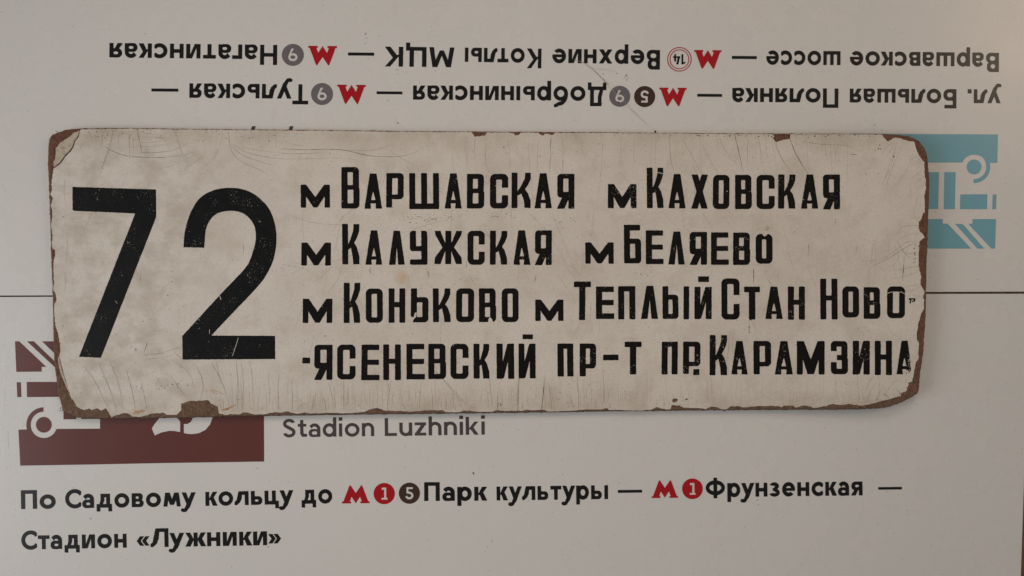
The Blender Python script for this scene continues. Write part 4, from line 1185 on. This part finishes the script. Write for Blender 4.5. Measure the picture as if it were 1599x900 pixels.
    if ch == '"':
        return U(U(dline(x,y,[(1,1.2),(3.6,1.2),(2.4,h)],2.2), dline(x,y,[(w-4.6,1),(w-1,1.3),(w-1.6,h*.6),(w-4,h*.7)],2.1)), dbox(x,y,0,.5,1.2,1.8))
    if ch == '|': return B(0,0,w,h)
    raise KeyError(ch)

k1 = (440, 200, 3.198); k2 = (890, 200, 3.198); k3 = (440, 430, 3.198); k4 = (820, 420, 3.75); k5 = (1149, 420, 3.3333)
LINES = [
 ('first line station name Varshavskaya', k1, [('м',95,240,284,398),('В',298,388,196,402),('А',413,500,228,403),('Р',522,608,226,397),('Ш',637,785,226,405),('А',815,898,227,402),('В',925,1011,230,402),('С',1040,1130,230,402),('К',1148,1243,224,400),('А',1263,1348,227,401),('Я',1376,1461,230,403)]),
 ('first line station name Kakhovskaya', k2, [('м',190,332,281,401),('К',384,466,199,400),('А',493,577,231,401),('Х',607,688,233,403),('О',714,796,235,405),('В',825,908,235,405),('С',932,1022,235,405),('К',1040,1125,233,403),('А',1155,1240,233,403),('Я',1264,1348,233,406)]),
 ('second line station name Kaluzhskaya', k1, [('м',98,245,573,687),('К',302,387,480,681),('А',419,501,512,683),('Л',535,613,514,683),('У',640,727,514,683),('Ж',763,900,514,680),('С',928,1013,514,683),('К',1040,1125,514,683),('А',1157,1240,512,683),('Я',1265,1348,512,684)]),
 ('second line station name Belyaevo', k2, [('м',77,218,572,678),('Б',270,355,484,676),('Е',379,467,512,680),('Л',492,573,518,682),('Я',598,684,520,683),('Е',705,793,522,683),('В',815,900,523,684),('О',928,1011,530,678)]),
 ('third line station name Konkovo', k3, [('м',105,252,118,238),('К',310,391,38,238),('О',420,504,67,237),('Н',534,616,66,237),('Ь',645,732,66,235),('К',755,842,66,234),('О',871,960,66,234),('В',985,1070,66,234),('О',1099,1182,66,234)]),
 ('third line station name Tyoply Stan first word', k4, [('м',60,224,181,305),('Т',285,384,75,300),('Е',415,522,104,293),('П',545,645,102,296),('Л',680,778,100,293),('Ь',805,897,102,293),('|',928,960,103,296),('И',992,1092,106,294),('=',1014,1076,45,77)]),
 ('third line word Stan', k4, [('С',1150,1255,57,297),('Т',1283,1375,105,297),('А',1407,1507,105,293),('Н',1539,1638,104,298)]),
 ('third line word Novo at the right edge', k5, [('Н',440,529,52,263),('О',555,641,92,253),('В',666,752,96,260),('О',788,880,92,257),('"',900,935,153,177)]),
 ('fourth line word yasenevsky', k3, [('-',103,141,412,440),('Я',163,253,348,522),('С',277,368,347,520),('Е',398,488,347,524),('Н',507,594,346,523),('Е',623,714,343,520),('В',732,820,343,518),('С',843,932,343,518),('К',958,1036,343,516),('И',1073,1160,342,517),('И',1183,1267,342,515),('=',1203,1254,296,319)]),
 ('fourth line abbreviation pr-t', k4, [('П',190,282,438,630),('Р',320,415,438,629),('-',457,546,503,535),('Т',583,681,427,618)]),
 ('fourth line abbreviation pr.', k4, [('П',800,893,427,618),('Р',925,1026,427,615),('.',985,1020,588,622)]),
 ('fourth line name Karamzina, its last letter rubbed away', k4, [('К',1081,1182,388,623),('А',1208,1302,423,618),('Р',1338,1440,423,618),
     ('А',(204/3.3333+1149-820)*3.75,(296/3.3333+1149-820)*3.75,423.5,618.5),('М',(318/3.3333+329)*3.75,(462/3.3333+329)*3.75,423.5,618.5),('З',(495/3.3333+329)*3.75,(583/3.3333+329)*3.75,423.5,617),('И',(609/3.3333+329)*3.75,(697/3.3333+329)*3.75,422,618.5),('Н',(724/3.3333+329)*3.75,(812/3.3333+329)*3.75,422,622),('А',(838/3.3333+329)*3.75,(918/3.3333+329)*3.75,421.5,617)]),
]
for label, (ox, oy, sc), glyphs in LINES:
    mb = MB()
    for gi, (ch, a, b_, c, d) in enumerate(glyphs):
        X0, X1, Y0, Y1 = ox + a/sc, ox + b_/sc, oy + c/sc, oy + d/sc
        w, hh = X1-X0, Y1-Y0
        t = 9.2 if ch not in 'м' else 8.2; s_ = 8.2
        if ch in 'Ш': t = 9.2
        if ch == 'м': t = 8.4
        h = .36
        xs, ys, GX, GY = grid(-2, w+2, -2, hh+2, h)
        # each letter is slightly skewed and swollen by hand
        sk = random.uniform(-.010, .012); GX2 = GX + (GY-hh/2)*sk
        F = hand(ch, GX2, GY, w, hh, t + random.uniform(-.4, .4), s_ + random.uniform(-.3, .3))
        lvl = random.choice([.05, .15, .3, .5]) if X0 < 880 else random.choice([.1, .3, .45, .65])
        last = 'rubbed' in label and gi == len(glyphs)-1
        F = specks(F - .18, xs, h, lvl, .8, .20)
        if last:
            n1 = smooth_noise(F.shape, 1.3/h); k_ = np.clip((GX - w*.55)/(w*.45), 0, 1) * np.clip((GY-hh*.1)/(hh*.4), 0, 1) + np.clip((GY-hh*.88)*.2, 0, 1)*np.clip((GX-w*.5)*.3, 0, 1)
            F = np.maximum(F, (n1 - (1 - .62*k_)) * 6)
        if 'Konkovo' in label and ch == 'Ь':
            F = CUT(F, dpoly(GX, GY, [(-1, hh*.82), (4, hh*.86), (6, hh*.72), (9, hh*.70), (8, hh*.84), (4, hh*.92), (2, hh+2), (-2, hh+2)]))
        if 'Konkovo' in label and ch == 'В':
            F = CUT(F, dpoly(GX, GY, [(w*.52, hh+2), (w*.56, hh*.90), (w*.66, hh*.85), (w*.78, hh*.93), (w*.82, hh+2)]))
        if 'Belyaevo' in label and gi == 7: F = CUT(F, dpoly(GX, GY, [(w*.34,-2),(w*.42,hh*.02),(w*.52,hh*.08),(w*.66,hh*.03),(w*.74,-2)]) - .3)
        if 'Kakhovskaya' in label and ch == 'К':
            if gi == 1: F = CUT(F, dline(GX, GY, [(w-9.5, hh*.11), (w+1, hh*.15)], .9))
        if 'Novo' in label and gi == 3:
            F = CUT(F, dline(GX, GY, [(-1, hh*.22), (8, hh*.17), (16, hh*.20), (22, hh*.17), (w+1, hh*.25)], .9))
        march(F, xs, ys, mb, lambda x, y, dd, X0=X0, Y0=Y0: WB(X0+x, Y0+y, dd), DZL)
    mb.build('painted_lettering', M_black, board, 'black hand-stencilled ' + label)
print('objects', len(bpy.data.objects), 'tris', sum(len(m_.polygons) for m_ in bpy.data.meshes))
